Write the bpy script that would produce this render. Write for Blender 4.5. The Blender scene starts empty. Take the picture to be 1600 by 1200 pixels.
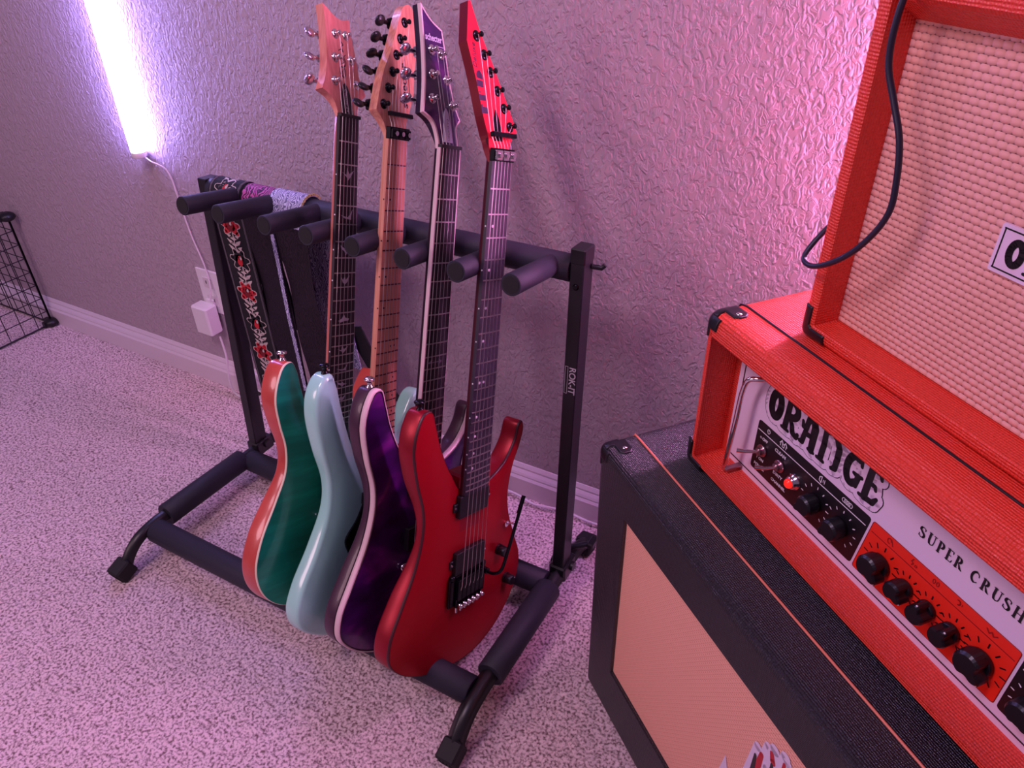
import bpy, bmesh, math, random
import numpy as np
from mathutils import Vector, Matrix, noise
from mathutils.geometry import delaunay_2d_cdt
random.seed(4)
rng = np.random.default_rng(7)
S = bpy.context.scene
COL = S.collection
WALL_Y = 1.067

# ---------------------------------------------------------------- camera
cam_d = bpy.data.cameras.new('camera'); cam = bpy.data.objects.new('camera', cam_d); COL.objects.link(cam)
RC = Matrix(((0.87191363, 0.26389638, -0.41246252), (0.48927655, -0.50285647, 0.71256145), (-0.01936707, -0.82310028, -0.56756572)))
cx, cy, cz = RC @ Vector((1, 0, 0)), RC @ Vector((0, -1, 0)), RC @ Vector((0, 0, -1))
M = Matrix((cx, cy, cz)).transposed().to_4x4(); M.translation = (0, 0, 1.13)
cam.matrix_world = M
cam_d.sensor_width = 36; cam_d.lens = 1172.23 / 1600 * 36; cam_d.clip_start = 0.01
S.camera = cam
# ---------------------------------------------------------------- world, lights, exposure
w = bpy.data.worlds.new('world'); S.world = w; w.use_nodes = True
w.node_tree.nodes['Background'].inputs[0].default_value = (0.48, 0.31, 0.52, 1)
w.node_tree.nodes['Background'].inputs[1].default_value = 0.30
S.view_settings.view_transform = 'Standard'; S.view_settings.look = 'None'
S.view_settings.exposure = 0.0; S.view_settings.gamma = 1
S.view_settings.use_curve_mapping = False
def area(name, loc, target, size, power, col):
    d = bpy.data.lights.new(name, 'AREA'); d.shape = 'DISK'; d.size = size; d.energy = power; d.color = col
    o = bpy.data.objects.new(name, d); COL.objects.link(o); o.location = loc
    o.rotation_euler = (Vector(target) - Vector(loc)).to_track_quat('-Z', 'Y').to_euler(); return o
area('ceiling_lamp', (-1.0, -0.5, 2.35), (-0.7, 0.6, 0), 0.55, 17.5, (1.0, 0.67, 0.82))
area('left_fill_light', (-1.9, -1.1, 1.5), (0.1, 0.5, 0.6), 0.7, 11, (1.0, 0.62, 0.74))  # unseen soft pink area light from behind left, no fixture modelled
area('violet_haze_fill', (-.45, -.1, 1.95), (.25, .55, .85), 0.4, 3.2, (0.60, 0.42, 1.0))  # added violet light standing in for the haze over the combo's upper front
TUBE_A = ((0.40, 0.32, 1.0), 52.0)
TUBE_B = ((1.0, 0.42, 0.95), 95.0)

# ---------------------------------------------------------------- materials
MATS = {}
def lin(c):
    return tuple(((x / 255 + .055) / 1.055) ** 2.4 if x / 255 > .04045 else x / 255 / 12.92 for x in c) + (1,)
def mat(name, col, rough=.5, metal=0, bump=None, spec=.5, coat=0, var=None, emit=None, grain=None, sheen=0, aniso=None):
    if name in MATS: return MATS[name]
    m = bpy.data.materials.new(name); m.use_nodes = True; MATS[name] = m
    nt = m.node_tree; N, L = nt.nodes, nt.links; b = N['Principled BSDF']
    c = lin(col); b.inputs['Base Color'].default_value = c
    b.inputs['Roughness'].default_value = rough; b.inputs['Metallic'].default_value = metal
    b.inputs['Specular IOR Level'].default_value = spec; b.inputs['Coat Weight'].default_value = coat
    b.inputs['Coat Roughness'].default_value = .06
    if sheen: b.inputs['Sheen Weight'].default_value = sheen
    if emit:
        b.inputs['Emission Color'].default_value = (*emit[0], 1); b.inputs['Emission Strength'].default_value = emit[1]
    tc = N.new('ShaderNodeTexCoord')
    src = tc.outputs['Object']
    if grain:  # (scale xyz, second colour, noise scale)
        mp = N.new('ShaderNodeMapping'); mp.inputs['Scale'].default_value = grain[0]; L.new(src, mp.inputs[0])
        n = N.new('ShaderNodeTexNoise'); n.inputs['Scale'].default_value = grain[2]; n.inputs['Detail'].default_value = 5
        L.new(mp.outputs[0], n.inputs['Vector'])
        r = N.new('ShaderNodeValToRGB'); r.color_ramp.elements[0].position = .35; r.color_ramp.elements[1].position = .65
        r.color_ramp.elements[0].color = c; r.color_ramp.elements[1].color = lin(grain[1])
        L.new(n.outputs[0], r.inputs[0]); L.new(r.outputs[0], b.inputs['Base Color'])
    if var:    # (noise scale, second colour)
        n = N.new('ShaderNodeTexNoise'); n.inputs['Scale'].default_value = var[0]; n.inputs['Detail'].default_value = 3
        L.new(src, n.inputs['Vector'])
        r = N.new('ShaderNodeValToRGB'); r.color_ramp.elements[0].position = .38; r.color_ramp.elements[1].position = .62
        r.color_ramp.elements[0].color = c; r.color_ramp.elements[1].color = lin(var[1])
        L.new(n.outputs[0], r.inputs[0]); L.new(r.outputs[0], b.inputs['Base Color'])
    if bump:   # (kind, scale, strength, distance)
        kind, sc, st, di = bump
        if kind == 'noise':
            n = N.new('ShaderNodeTexNoise'); n.inputs['Scale'].default_value = sc; n.inputs['Detail'].default_value = 4
            L.new(src, n.inputs['Vector']); o = n.outputs[0]
        elif kind == 'tolex':
            ws = []
            for ax in ('X', 'Y', 'Z'):
                q = N.new('ShaderNodeTexWave'); q.bands_direction = ax; q.inputs['Scale'].default_value = sc
                q.inputs['Distortion'].default_value = 1.8; q.inputs['Detail'].default_value = 2; q.inputs['Detail Scale'].default_value = 1.5
                L.new(src, q.inputs['Vector']); ws.append(q.outputs['Fac'])
            a = N.new('ShaderNodeMath'); a.operation = 'ADD'; L.new(ws[0], a.inputs[0]); L.new(ws[1], a.inputs[1])
            a2 = N.new('ShaderNodeMath'); a2.operation = 'ADD'; L.new(a.outputs[0], a2.inputs[0]); L.new(ws[2], a2.inputs[1])
            vn = N.new('ShaderNodeTexNoise'); vn.inputs['Scale'].default_value = sc * 5; L.new(src, vn.inputs['Vector'])
            a3 = N.new('ShaderNodeMath'); a3.operation = 'ADD'; L.new(a2.outputs[0], a3.inputs[0]); L.new(vn.outputs[0], a3.inputs[1]); o = a3.outputs[0]
        else:
            n = N.new('ShaderNodeTexVoronoi'); n.inputs['Scale'].default_value = sc; L.new(src, n.inputs['Vector']); o = n.outputs['Distance']
        bp = N.new('ShaderNodeBump'); bp.inputs['Strength'].default_value = st; bp.inputs['Distance'].default_value = di
        L.new(o, bp.inputs['Height']); L.new(bp.outputs[0], b.inputs['Normal'])
    return m

def wall_mat():
    m = mat('textured_wall_paint', (184, 166, 178), .62, spec=.35); nt = m.node_tree; N, L = nt.nodes, nt.links; b = N['Principled BSDF']
    tc = N.new('ShaderNodeTexCoord')
    mp = N.new('ShaderNodeMapping'); mp.inputs['Scale'].default_value = (1, 1, .62); L.new(tc.outputs['Object'], mp.inputs[0])
    n1 = N.new('ShaderNodeTexNoise'); n1.inputs['Scale'].default_value = 125; n1.inputs['Detail'].default_value = 2.5; n1.inputs['Distortion'].default_value = .9
    L.new(mp.outputs[0], n1.inputs['Vector'])
    r = N.new('ShaderNodeValToRGB'); r.color_ramp.elements[0].position = .40; r.color_ramp.elements[1].position = .60
    L.new(n1.outputs[0], r.inputs[0])
    bp = N.new('ShaderNodeBump'); bp.inputs['Strength'].default_value = .9; bp.inputs['Distance'].default_value = .0019
    L.new(r.outputs[0], bp.inputs['Height']); L.new(bp.outputs[0], b.inputs['Normal'])
    return m
def carpet_mat():
    m = mat('cut_pile_carpet', (200, 178, 180), .95, spec=.15); nt = m.node_tree; N, L = nt.nodes, nt.links; b = N['Principled BSDF']
    tc = N.new('ShaderNodeTexCoord')
    n1 = N.new('ShaderNodeTexNoise'); n1.inputs['Scale'].default_value = 215; n1.inputs['Detail'].default_value = 3
    L.new(tc.outputs['Object'], n1.inputs['Vector'])
    r = N.new('ShaderNodeValToRGB'); e = r.color_ramp.elements
    e[0].position = .34; e[0].color = lin((118, 90, 96)); e[1].position = .57; e[1].color = lin((230, 206, 212))
    L.new(n1.outputs[0], r.inputs[0]); L.new(r.outputs[0], b.inputs['Base Color'])
    b.inputs['Sheen Weight'].default_value = .3
    return m
def weave_mat(name, ca, cb, pitch_s, pitch_z, fine=1.0):
    """woven speaker cloth: offset grid of holes between fat threads, in the object's own X/Z"""
    m = mat(name, ca, .75, spec=.3); nt = m.node_tree; N, L = nt.nodes, nt.links; b = N['Principled BSDF']
    tc = N.new('ShaderNodeTexCoord'); sx = N.new('ShaderNodeSeparateXYZ'); L.new(tc.outputs['Object'], sx.inputs[0])
    def mth(op, a, bb=None, c=None):
        n = N.new('ShaderNodeMath'); n.operation = op
        for i, v in enumerate((a, bb, c)):
            if v is None: continue
            if isinstance(v, (int, float)): n.inputs[i].default_value = v
            else: L.new(v, n.inputs[i])
        return n.outputs[0]
    y = mth('DIVIDE', sx.outputs['Z'], pitch_z); x = mth('DIVIDE', sx.outputs['X'], pitch_s)
    row = mth('FLOOR', y); sh = mth('MULTIPLY', mth('MODULO', mth('ABSOLUTE', row), 2.0), .5)
    fx = mth('SUBTRACT', mth('FRACT', mth('ADD', x, sh)), .5); fy = mth('SUBTRACT', mth('FRACT', y), .5)
    qx, qy = mth('DIVIDE', fx, .60), mth('DIVIDE', fy, .60)
    hole = mth('SUBTRACT', 1.35, mth('ADD', mth('MULTIPLY', qx, qx), mth('MULTIPLY', qy, qy)))
    r = N.new('ShaderNodeValToRGB'); r.color_ramp.elements[0].position = .10; r.color_ramp.elements[1].position = .55
    r.color_ramp.elements[0].color = lin(cb); r.color_ramp.elements[1].color = lin(ca)
    L.new(hole, r.inputs[0]); L.new(r.outputs[0], b.inputs['Base Color'])
    th = mth('ADD', hole, mth('MULTIPLY', fy, -.5))
    bp = N.new('ShaderNodeBump'); bp.inputs['Strength'].default_value = .75 * fine; bp.inputs['Distance'].default_value = .0012 * fine
    L.new(th, bp.inputs['Height']); L.new(bp.outputs[0], b.inputs['Normal'])
    return m

BLACK_METAL = mat('black_painted_steel', (24, 22, 28), .38, bump=('noise', 300, .05, .0004))
FOAM = mat('black_foam', (40, 39, 52), .62, bump=('noise', 900, .25, .0004), spec=.4)
RUBBER = mat('black_rubber', (22, 20, 24), .7)
CHROME = mat('chrome', (225, 215, 220), .12, 1)
STEEL = mat('string_steel', (215, 205, 205), .28, 1)
BLACKGLOSS = mat('black_chrome', (30, 28, 34), .2, .7)
BLACKPLAST = mat('black_plastic', (22, 20, 25), .35)
WHITEPL = mat('white_plastic', (232, 226, 232), .35)

# ---------------------------------------------------------------- mesh building
class MB:
    def __init__(s): s.v, s.f, s.m, s.sm = [], [], [], []
    def add(s, verts, faces, mi=0, smooth=False):
        o = len(s.v); s.v += [tuple(p) for p in verts]; s.f += [tuple(i + o for i in f) for f in faces]
        s.m += [mi] * len(faces); s.sm += [smooth] * len(faces)
    def box(s, c, h, R=None, mi=0, bev=0):
        c = Vector(c); R = R or Matrix.Identity(3)
        if bev:
            bev = min(bev, .45 * min(h))
            vs, idx = [], {}
            for ax in range(3):
                for sg in (-1, 1):
                    for a in (-1, 1):
                        for b in (-1, 1):
                            p = [0, 0, 0]; p[ax] = sg * h[ax]
                            o1, o2 = [k for k in range(3) if k != ax]
                            p[o1] = a * (h[o1] - bev); p[o2] = b * (h[o2] - bev)
                            sgn = [0, 0, 0]; sgn[ax] = sg; sgn[o1] = a; sgn[o2] = b
                            idx[(ax, tuple(sgn))] = len(vs); vs.append(c + R @ Vector(p))
            fs = []
            for ax in range(3):
                o1, o2 = [k for k in range(3) if k != ax]
                for sg in (-1, 1):
                    q = []
                    for a, b in ((-1, -1), (1, -1), (1, 1), (-1, 1)):
                        g = [0, 0, 0]; g[ax] = sg; g[o1] = a; g[o2] = b; q.append(idx[(ax, tuple(g))])
                    fs.append(q)
                for a in (-1, 1):
                    for b in (-1, 1):   # edge parallel to ax
                        q = []
                        for k, t in ((o1, -1), (o2, -1), (o2, 1), (o1, 1)):
                            g = [0, 0, 0]; g[ax] = t; g[o1] = a; g[o2] = b; q.append(idx[(k, tuple(g))])
                        fs.append(q)
            for a in (-1, 1):
                for b in (-1, 1):
                    for cc in (-1, 1): fs.append([idx[(k, (a, b, cc))] for k in range(3)])
            s.add(vs, fs, mi)
            return
        vs = [c + R @ Vector((x * h[0], y * h[1], z * h[2])) for x in (-1, 1) for y in (-1, 1) for z in (-1, 1)]
        s.add(vs, [(0, 1, 3, 2), (4, 6, 7, 5), (0, 4, 5, 1), (2, 3, 7, 6), (0, 2, 6, 4), (1, 5, 7, 3)], mi)
    def tube(s, pts, r, n=12, mi=0, cap=True, closed=False, flat=None):
        pts = [Vector(p) for p in pts]; k = len(pts); rs = r if isinstance(r, (list, tuple)) else [r] * k
        T = []
        for i in range(k):
            a = pts[(i - 1) % k] if (closed or i > 0) else pts[i]; b = pts[(i + 1) % k] if (closed or i < k - 1) else pts[i]
            T.append((b - a).normalized())
        up = Vector((0, 0, 1)) if abs(T[0].z) < .9 else Vector((1, 0, 0))
        x = T[0].cross(up).normalized(); vs = []
        for i in range(k):
            x = (x - T[i] * x.dot(T[i])).normalized(); y = T[i].cross(x)
            for j in range(n):
                a = 2 * math.pi * j / n
                fx, fy = flat if flat else (1, 1)
                vs.append(pts[i] + (x * math.cos(a) * fx + y * math.sin(a) * fy) * rs[i])
        fs = [(i * n + j, i * n + (j + 1) % n, ((i + 1) % k) * n + (j + 1) % n, ((i + 1) % k) * n + j) for i in range(k if closed else k - 1) for j in range(n)]
        s.add(vs, fs, mi, True)
        if cap and not closed:
            s.add(vs[:n], [tuple(range(n))[::-1]], mi); s.add(vs[-n:], [tuple(range(n))], mi)
    def cyl(s, a, b, r, n=16, mi=0, bev=0, r2=None):
        a, b = Vector(a), Vector(b); r2 = r if r2 is None else r2
        d = (b - a); L = d.length
        if bev:
            prof = [(0, r - bev), (bev, r), (L - bev, r2), (L, r2 - bev)]
        else: prof = [(0, r), (L, r2)]
        s.lathe(a, d.normalized(), prof, n, mi)
    def lathe(s, a, ax, prof, n=16, mi=0, flatshade=False):
        a, ax = Vector(a), Vector(ax).normalized()
        x = ax.orthogonal().normalized(); y = ax.cross(x); vs = []
        for h, r in prof:
            for j in range(n):
                t = 2 * math.pi * j / n; vs.append(a + ax * h + (x * math.cos(t) + y * math.sin(t)) * max(r, 1e-5))
        k = len(prof)
        fs = [(i * n + j, i * n + (j + 1) % n, (i + 1) * n + (j + 1) % n, (i + 1) * n + j) for i in range(k - 1) for j in range(n)]
        s.add(vs, fs, mi, not flatshade)
        s.add(vs[:n], [tuple(range(n))[::-1]], mi); s.add(vs[-n:], [tuple(range(n))], mi)
    def ellip(s, c, r, R=None, n=12, mi=0):
        c = Vector(c); R = R or Matrix.Identity(3); vs = []
        for i in range(1, 8):
            ph = math.pi * i / 8
            for j in range(n):
                t = 2 * math.pi * j / n
                vs.append(c + R @ Vector((r[0] * math.sin(ph) * math.cos(t), r[1] * math.sin(ph) * math.sin(t), r[2] * math.cos(ph))))
        fs = [(i * n + j, i * n + (j + 1) % n, (i + 1) * n + (j + 1) % n, (i + 1) * n + j) for i in range(6) for j in range(n)]
        s.add(vs, fs, mi, True); s.add(vs[:n], [tuple(range(n))], mi, True); s.add(vs[-n:], [tuple(range(n))[::-1]], mi, True)
    def prism(s, poly, fr, z0, z1, mi=0):
        """poly in 2-D, fr(x, y, z) -> point"""
        n = len(poly); a = [fr(x, y, z0) for x, y in poly]; b = [fr(x, y, z1) for x, y in poly]
        s.add(a + b, [tuple(range(n))[::-1], tuple(range(n, 2 * n))] + [(i, (i + 1) % n, n + (i + 1) % n, n + i) for i in range(n)], mi)
    def build(s, name, mats, parent=None, label=None, kind=None):
        me = bpy.data.meshes.new(name); me.from_pydata([tuple(v) for v in s.v], [], s.f)
        if not isinstance(mats, (list, tuple)): mats = [mats]
        for m in mats: me.materials.append(m)
        me.polygons.foreach_set('material_index', s.m); me.polygons.foreach_set('use_smooth', s.sm)
        bm = bmesh.new(); bm.from_mesh(me); bmesh.ops.recalc_face_normals(bm, faces=bm.faces); bm.to_mesh(me); bm.free()
        return place(name, me, parent, label, kind)
def place(name, me, parent=None, label=None, kind=None):
    o = bpy.data.objects.new(name, me); COL.objects.link(o)
    if parent is not None:
        o.parent = parent
        if 'base' in parent.keys(): o.location = [-x for x in parent['base']]
    if label: o['label'] = label
    if kind: o['kind'] = kind
    return o
FRAMES = []
def thing(name, label, cat, T=(0, 0, 0), R=None, base=(0, 0, 0), group=None):
    o = bpy.data.objects.new(name, None); COL.objects.link(o); o.empty_display_size = .05
    R = R or Matrix.Identity(3); base = Vector(base)
    mw = R.to_4x4(); mw.translation = Vector(T) + R @ base; o.matrix_world = mw
    o['base'] = list(base); o['label'] = label; o['category'] = cat; FRAMES.append(o)
    if group: o['group'] = group
    return o
def mk(name, mats, parent, fn, label=None, kind=None):
    b = MB(); fn(b); return b.build(name, mats, parent, label, kind)
def smooth_loop(pts, sharp=(), n=8, closed=True):
    P = [Vector(p) for p in pts]; k = len(P); out = []
    rngk = range(k) if closed else range(k - 1)
    for i in rngk:
        p1, p2 = P[i], P[(i + 1) % k]
        p0 = P[(i - 1) % k] if (closed or i > 0) else p1; p3 = P[(i + 2) % k] if (closed or i < k - 2) else p2
        if i in sharp: p0 = p1 + (p1 - p2) * .4
        if (i + 1) % k in sharp: p3 = p2 + (p2 - p1) * .4
        for j in range(n):
            t = j / n
            def tj(ti, a, b): return ti + max((b - a).length, 1e-6) ** .5
            t0 = 0; t1 = tj(t0, p0, p1); t2 = tj(t1, p1, p2); t3 = tj(t2, p2, p3); tt = t1 + (t2 - t1) * t
            A1 = p0 * ((t1 - tt) / (t1 - t0)) + p1 * ((tt - t0) / (t1 - t0)); A2 = p1 * ((t2 - tt) / (t2 - t1)) + p2 * ((tt - t1) / (t2 - t1)); A3 = p2 * ((t3 - tt) / (t3 - t2)) + p3 * ((tt - t2) / (t3 - t2))
            B1 = A1 * ((t2 - tt) / (t2 - t0)) + A2 * ((tt - t0) / (t2 - t0)); B2 = A2 * ((t3 - tt) / (t3 - t1)) + A3 * ((tt - t1) / (t3 - t1))
            out.append(B1 * ((t2 - tt) / (t2 - t1)) + B2 * ((tt - t1) / (t2 - t1)))
    if not closed: out.append(P[-1])
    return out
def text_part(name, s, size, parent, mt, M3, loc, ext=.0002, bold=0, shear=0, spacing=1.0, label=None, xs=1.0):
    """flat lettering; M3 columns: reading direction, up, outward normal"""
    c = bpy.data.curves.new('t', 'FONT'); c.body = s; c.size = size; c.extrude = ext; c.offset = bold; c.shear = shear
    c.space_character = spacing; c.align_x = 'CENTER'; c.align_y = 'CENTER'; c.resolution_u = 3
    t = bpy.data.objects.new('t', c); COL.objects.link(t); bpy.context.view_layer.update()
    me = bpy.data.meshes.new_from_object(t.evaluated_get(bpy.context.evaluated_depsgraph_get()))
    bpy.data.objects.remove(t); me.name = name
    Mx = M3.to_4x4() @ Matrix.Diagonal((xs, 1, 1, 1)); Mx.translation = Vector(loc); me.transform(Mx); me.materials.clear(); me.materials.append(mt)
    return place(name, me, parent, label)
def strokes(b, polys, fr, z0, mi=0, grow=0.0, scale=1.0, seg=10):
    """capsule strokes [(pts, radius or radii)] laid flat at height z0, each piece a hair above the last"""
    z00 = z0; kz = 0
    for pts, r in polys:
        rs = r if isinstance(r, (list, tuple)) else [r] * len(pts)
        for i in range(len(pts)):
            x, y = pts[i]; rr = rs[i] + grow; kz += 1; z0 = z00 + kz * 1.2e-6
            b.add([fr(x + rr * math.cos(2 * math.pi * k / seg), y + rr * math.sin(2 * math.pi * k / seg), z0) for k in range(seg)], [tuple(range(seg))], mi)
            if i:
                x0, y0 = pts[i - 1]; r0 = rs[i - 1] + grow; d = math.hypot(x - x0, y - y0)
                if d < 1e-6: continue
                nx, ny = -(y - y0) / d, (x - x0) / d
                b.add([fr(x0 + nx * r0, y0 + ny * r0, z0), fr(x + nx * rr, y + ny * rr, z0), fr(x - nx * rr, y - ny * rr, z0), fr(x0 - nx * r0, y0 - ny * r0, z0)], [(0, 1, 2, 3)], mi)

# ================================================================ ROOM
CARPET = carpet_mat()
def heightfield(b, x0, x1, y0, y1, step, amp):
    nx, ny = int((x1 - x0) / step), int((y1 - y0) / step)
    h = rng.random((ny + 1, nx + 1)); h = (h + np.roll(h, 1, 0) + np.roll(h, 1, 1)) / 3; h = (h - .5) * amp
    xs = np.linspace(x0, x1, nx + 1); ys = np.linspace(y0, y1, ny + 1); X, Y = np.meshgrid(xs, ys)
    X = X + (rng.random(X.shape) - .5) * step * .5; Y = Y + (rng.random(X.shape) - .5) * step * .5
    V = np.stack([X, Y, h], -1).reshape(-1, 3); i = np.arange(ny)[:, None] * (nx + 1) + np.arange(nx)[None]
    F = np.stack([i, i + 1, i + nx + 2, i + nx + 1], -1).reshape(-1, 4)
    return V, F
fl = mk('floor', CARPET, None, lambda b: b.box((-0.6, 0, -0.03), (2.6, WALL_Y, 0.026)), kind='structure')
V, F = heightfield(None, -2.6, 0.4, -0.1, 1.062, .0042, .0065)
me = bpy.data.meshes.new('carpet_pile'); me.vertices.add(len(V)); me.vertices.foreach_set('co', V.astype(np.float32).ravel())
me.loops.add(F.size); me.loops.foreach_set('vertex_index', F.astype(np.int32).ravel())
me.polygons.add(len(F)); me.polygons.foreach_set('loop_start', np.arange(0, F.size, 4, dtype=np.int32)); me.polygons.foreach_set('loop_total', np.full(len(F), 4, dtype=np.int32))
me.update(calc_edges=True); me.materials.append(CARPET)
cp = place('carpet_pile', me, fl, 'mottled beige cut pile of the carpet', 'stuff')
WM = wall_mat()
mk('wall_back', WM, None, lambda b: b.box((-0.6, WALL_Y + .05, 1.2), (2.6, .05, 1.25)), kind='structure')
BB = mat('baseboard_paint', (222, 208, 220), .4)
def baseboard(b):
    y = WALL_Y
    prof = [(y, 0), (y - .014, 0), (y - .014, .048), (y - .0105, .054), (y - .0105, .057), (y - .0085, .062), (y - .0045, .069), (y - .0045, .073), (y - .001, .082), (y, .083)]
    n = len(prof); vs = [(x, p[0], p[1]) for x in (-3.2, 2.0) for p in prof]
    b.add(vs, [(i, i + 1, n + i + 1, n + i) for i in range(n - 1)] + [tuple(range(n)), tuple(range(n, 2 * n))])
mk('baseboard_back', BB, None, baseboard, kind='structure')

# wall-mounted LED tubes
def led_tube(x, z0, z1, spec, label):
    t = thing('wall_light_tube', label, 'light', (x, WALL_Y, z0)); y = -.022
    L = z1 - z0
    mk('diffuser', mat('tube_glow_' + ('violet' if spec is TUBE_A else 'pink'), (255, 255, 255), .4, emit=spec), t, lambda b: b.cyl((0, y, .012), (0, y, L - .012), .0155, 24))
    for z in (0, L - .012): mk('end_cap', WHITEPL, t, lambda b: b.cyl((0, y, z), (0, y, z + .013), .0165, 20, bev=.002))
    mk('mounting_clip', WHITEPL, t, lambda b: b.box((0, -.004, .05), (.008, .004, .01)))
    return t
led_tube(-1.553, .612, 1.83, TUBE_A, 'lit bluish white light tube mounted upright on the wall at left')
led_tube(0.075, .62, 1.83, TUBE_B, 'pink glowing light tube on the wall hidden behind the orange amplifiers')
# cord of the tube and floor cord
CORD = mat('white_cord', (225, 215, 225), .45)
def tag(o, label, cat, group=None):
    o['label'] = label; o['category'] = cat
    if group: o['group'] = group
    return o
c1 = [(-1.545, 1.05, .614), (-1.52, 1.045, .606), (-1.492, 1.058, .587), (-1.482, 1.061, .50), (-1.473, 1.061, .43), (-1.455, 1.06, .36), (-1.447, 1.055, .315), (-1.449, 1.045, .27)]
tag(mk('power_cord', CORD, None, lambda b: b.tube(smooth_loop(c1, n=6, closed=False), .0018, 6)), 'thin white cord running from the light tube down to the plug adapter', 'cord')
c2 = [(-1.45, 1.045, .172), (-1.44, 1.04, .12), (-1.44, 1.03, .05), (-1.43, 1.03, .012), (-1.36, 1.03, .010), (-1.2, 1.04, .010), (-1.0, 1.035, .010), (-.8, 1.042, .010), (-.603, 1.044, .010), (-.55, 1.034, .010), (-.49, 1.046, .010), (-.43, 1.042, .010), (-.3, 1.046, .010), (0, 1.04, .010)]
tag(mk('extension_cord', CORD, None, lambda b: b.tube(smooth_loop(c2, n=6, closed=False), .0028, 6)), 'white cord lying on the carpet along the foot of the baseboard', 'cord')
def coil(b):
    for k in range(5):
        pts = [(-1.345 + .03 * math.cos(a) + .006 * k, 1.036 - .003 * k, .075 + .026 * math.sin(a) + .002 * k) for a in [i * math.pi / 8 for i in range(16)]]
        b.tube(pts, .0024, 6, closed=True)
coilo = tag(mk('cord_bundle', CORD, None, coil), 'small bundled coil of white cord against the baseboard behind the stand', 'cord')
mk('cord_tie', BLACKPLAST, coilo, lambda b: b.box((-1.33, 1.03, .05), (.006, .011, .003)))
# outlet + adapter
o = thing('wall_outlet', 'white duplex wall outlet plate with a plug in its lower socket', 'outlet', (-1.46, WALL_Y, .305))
mk('cover_plate', WHITEPL, o, lambda b: b.box((0, -.002, -.018), (.037, .0025, .058), bev=.002))
for z in (.006, -.042):
    s_ = mk('socket', mat('outlet_face', (215, 205, 212), .4), o, lambda b: b.box((0, -.0052, z), (.017, .0012, .014), bev=.001))
    mk('socket_slot', BLACKPLAST, s_, lambda b: [b.box((dx, -.0066, z + .002), (.0012, .0004, .004)) for dx in (-.0065, .0065)])
o = thing('plug_adapter', 'white boxy power adapter plugged into the wall outlet', 'adapter', (-1.484, WALL_Y - .0065, .22))
Ra = Matrix.Rotation(math.radians(0), 3, 'Y')
mk('adapter_body', WHITEPL, o, lambda b: b.box((.008, -.019, -.001), (.027, .0185, .039), bev=.004))
mk('adapter_plug', WHITEPL, o, lambda b: b.box((.018, -.003, .035), (.012, .003, .012)))
# wire cube
WIRE = mat('black_wire', (26, 22, 34), .35)
P0 = Vector((-2.225, 1.042, .006)); Wd, Hh = .345, .345
o = thing('wire_cube', 'black wire grid storage cube standing open against the wall', 'shelf', P0)
def grid(b, U):
    U = Vector(U)
    for k in range(9):
        t = k * Wd / 8; b.tube([U * t, U * t + Vector((0, 0, Hh))], .0034 if k in (0, 8) else .0014, 6)
    for k in range(9):
        z = k * Hh / 8; b.tube([Vector((0, 0, z)), U * Wd + Vector((0, 0, z))], .0026 if k in (0, 8) else .0014, 6)
mk('grid_panel', WIRE, o, lambda b: grid(b, (-1, 0, 0)))
mk('grid_panel', WIRE, o, lambda b: grid(b, (0, -1, 0)))
for zz in (0.006, Hh):
    mk('corner_connector', mat('connector_plastic', (20, 18, 24), .4), o, lambda b: (b.ellip((.002, -.002, zz), (.022, .022, .014)), b.box((-.012, 0, zz), (.014, .006, .008)), b.box((0, -.012, zz), (.006, .014, .008))))

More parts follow.
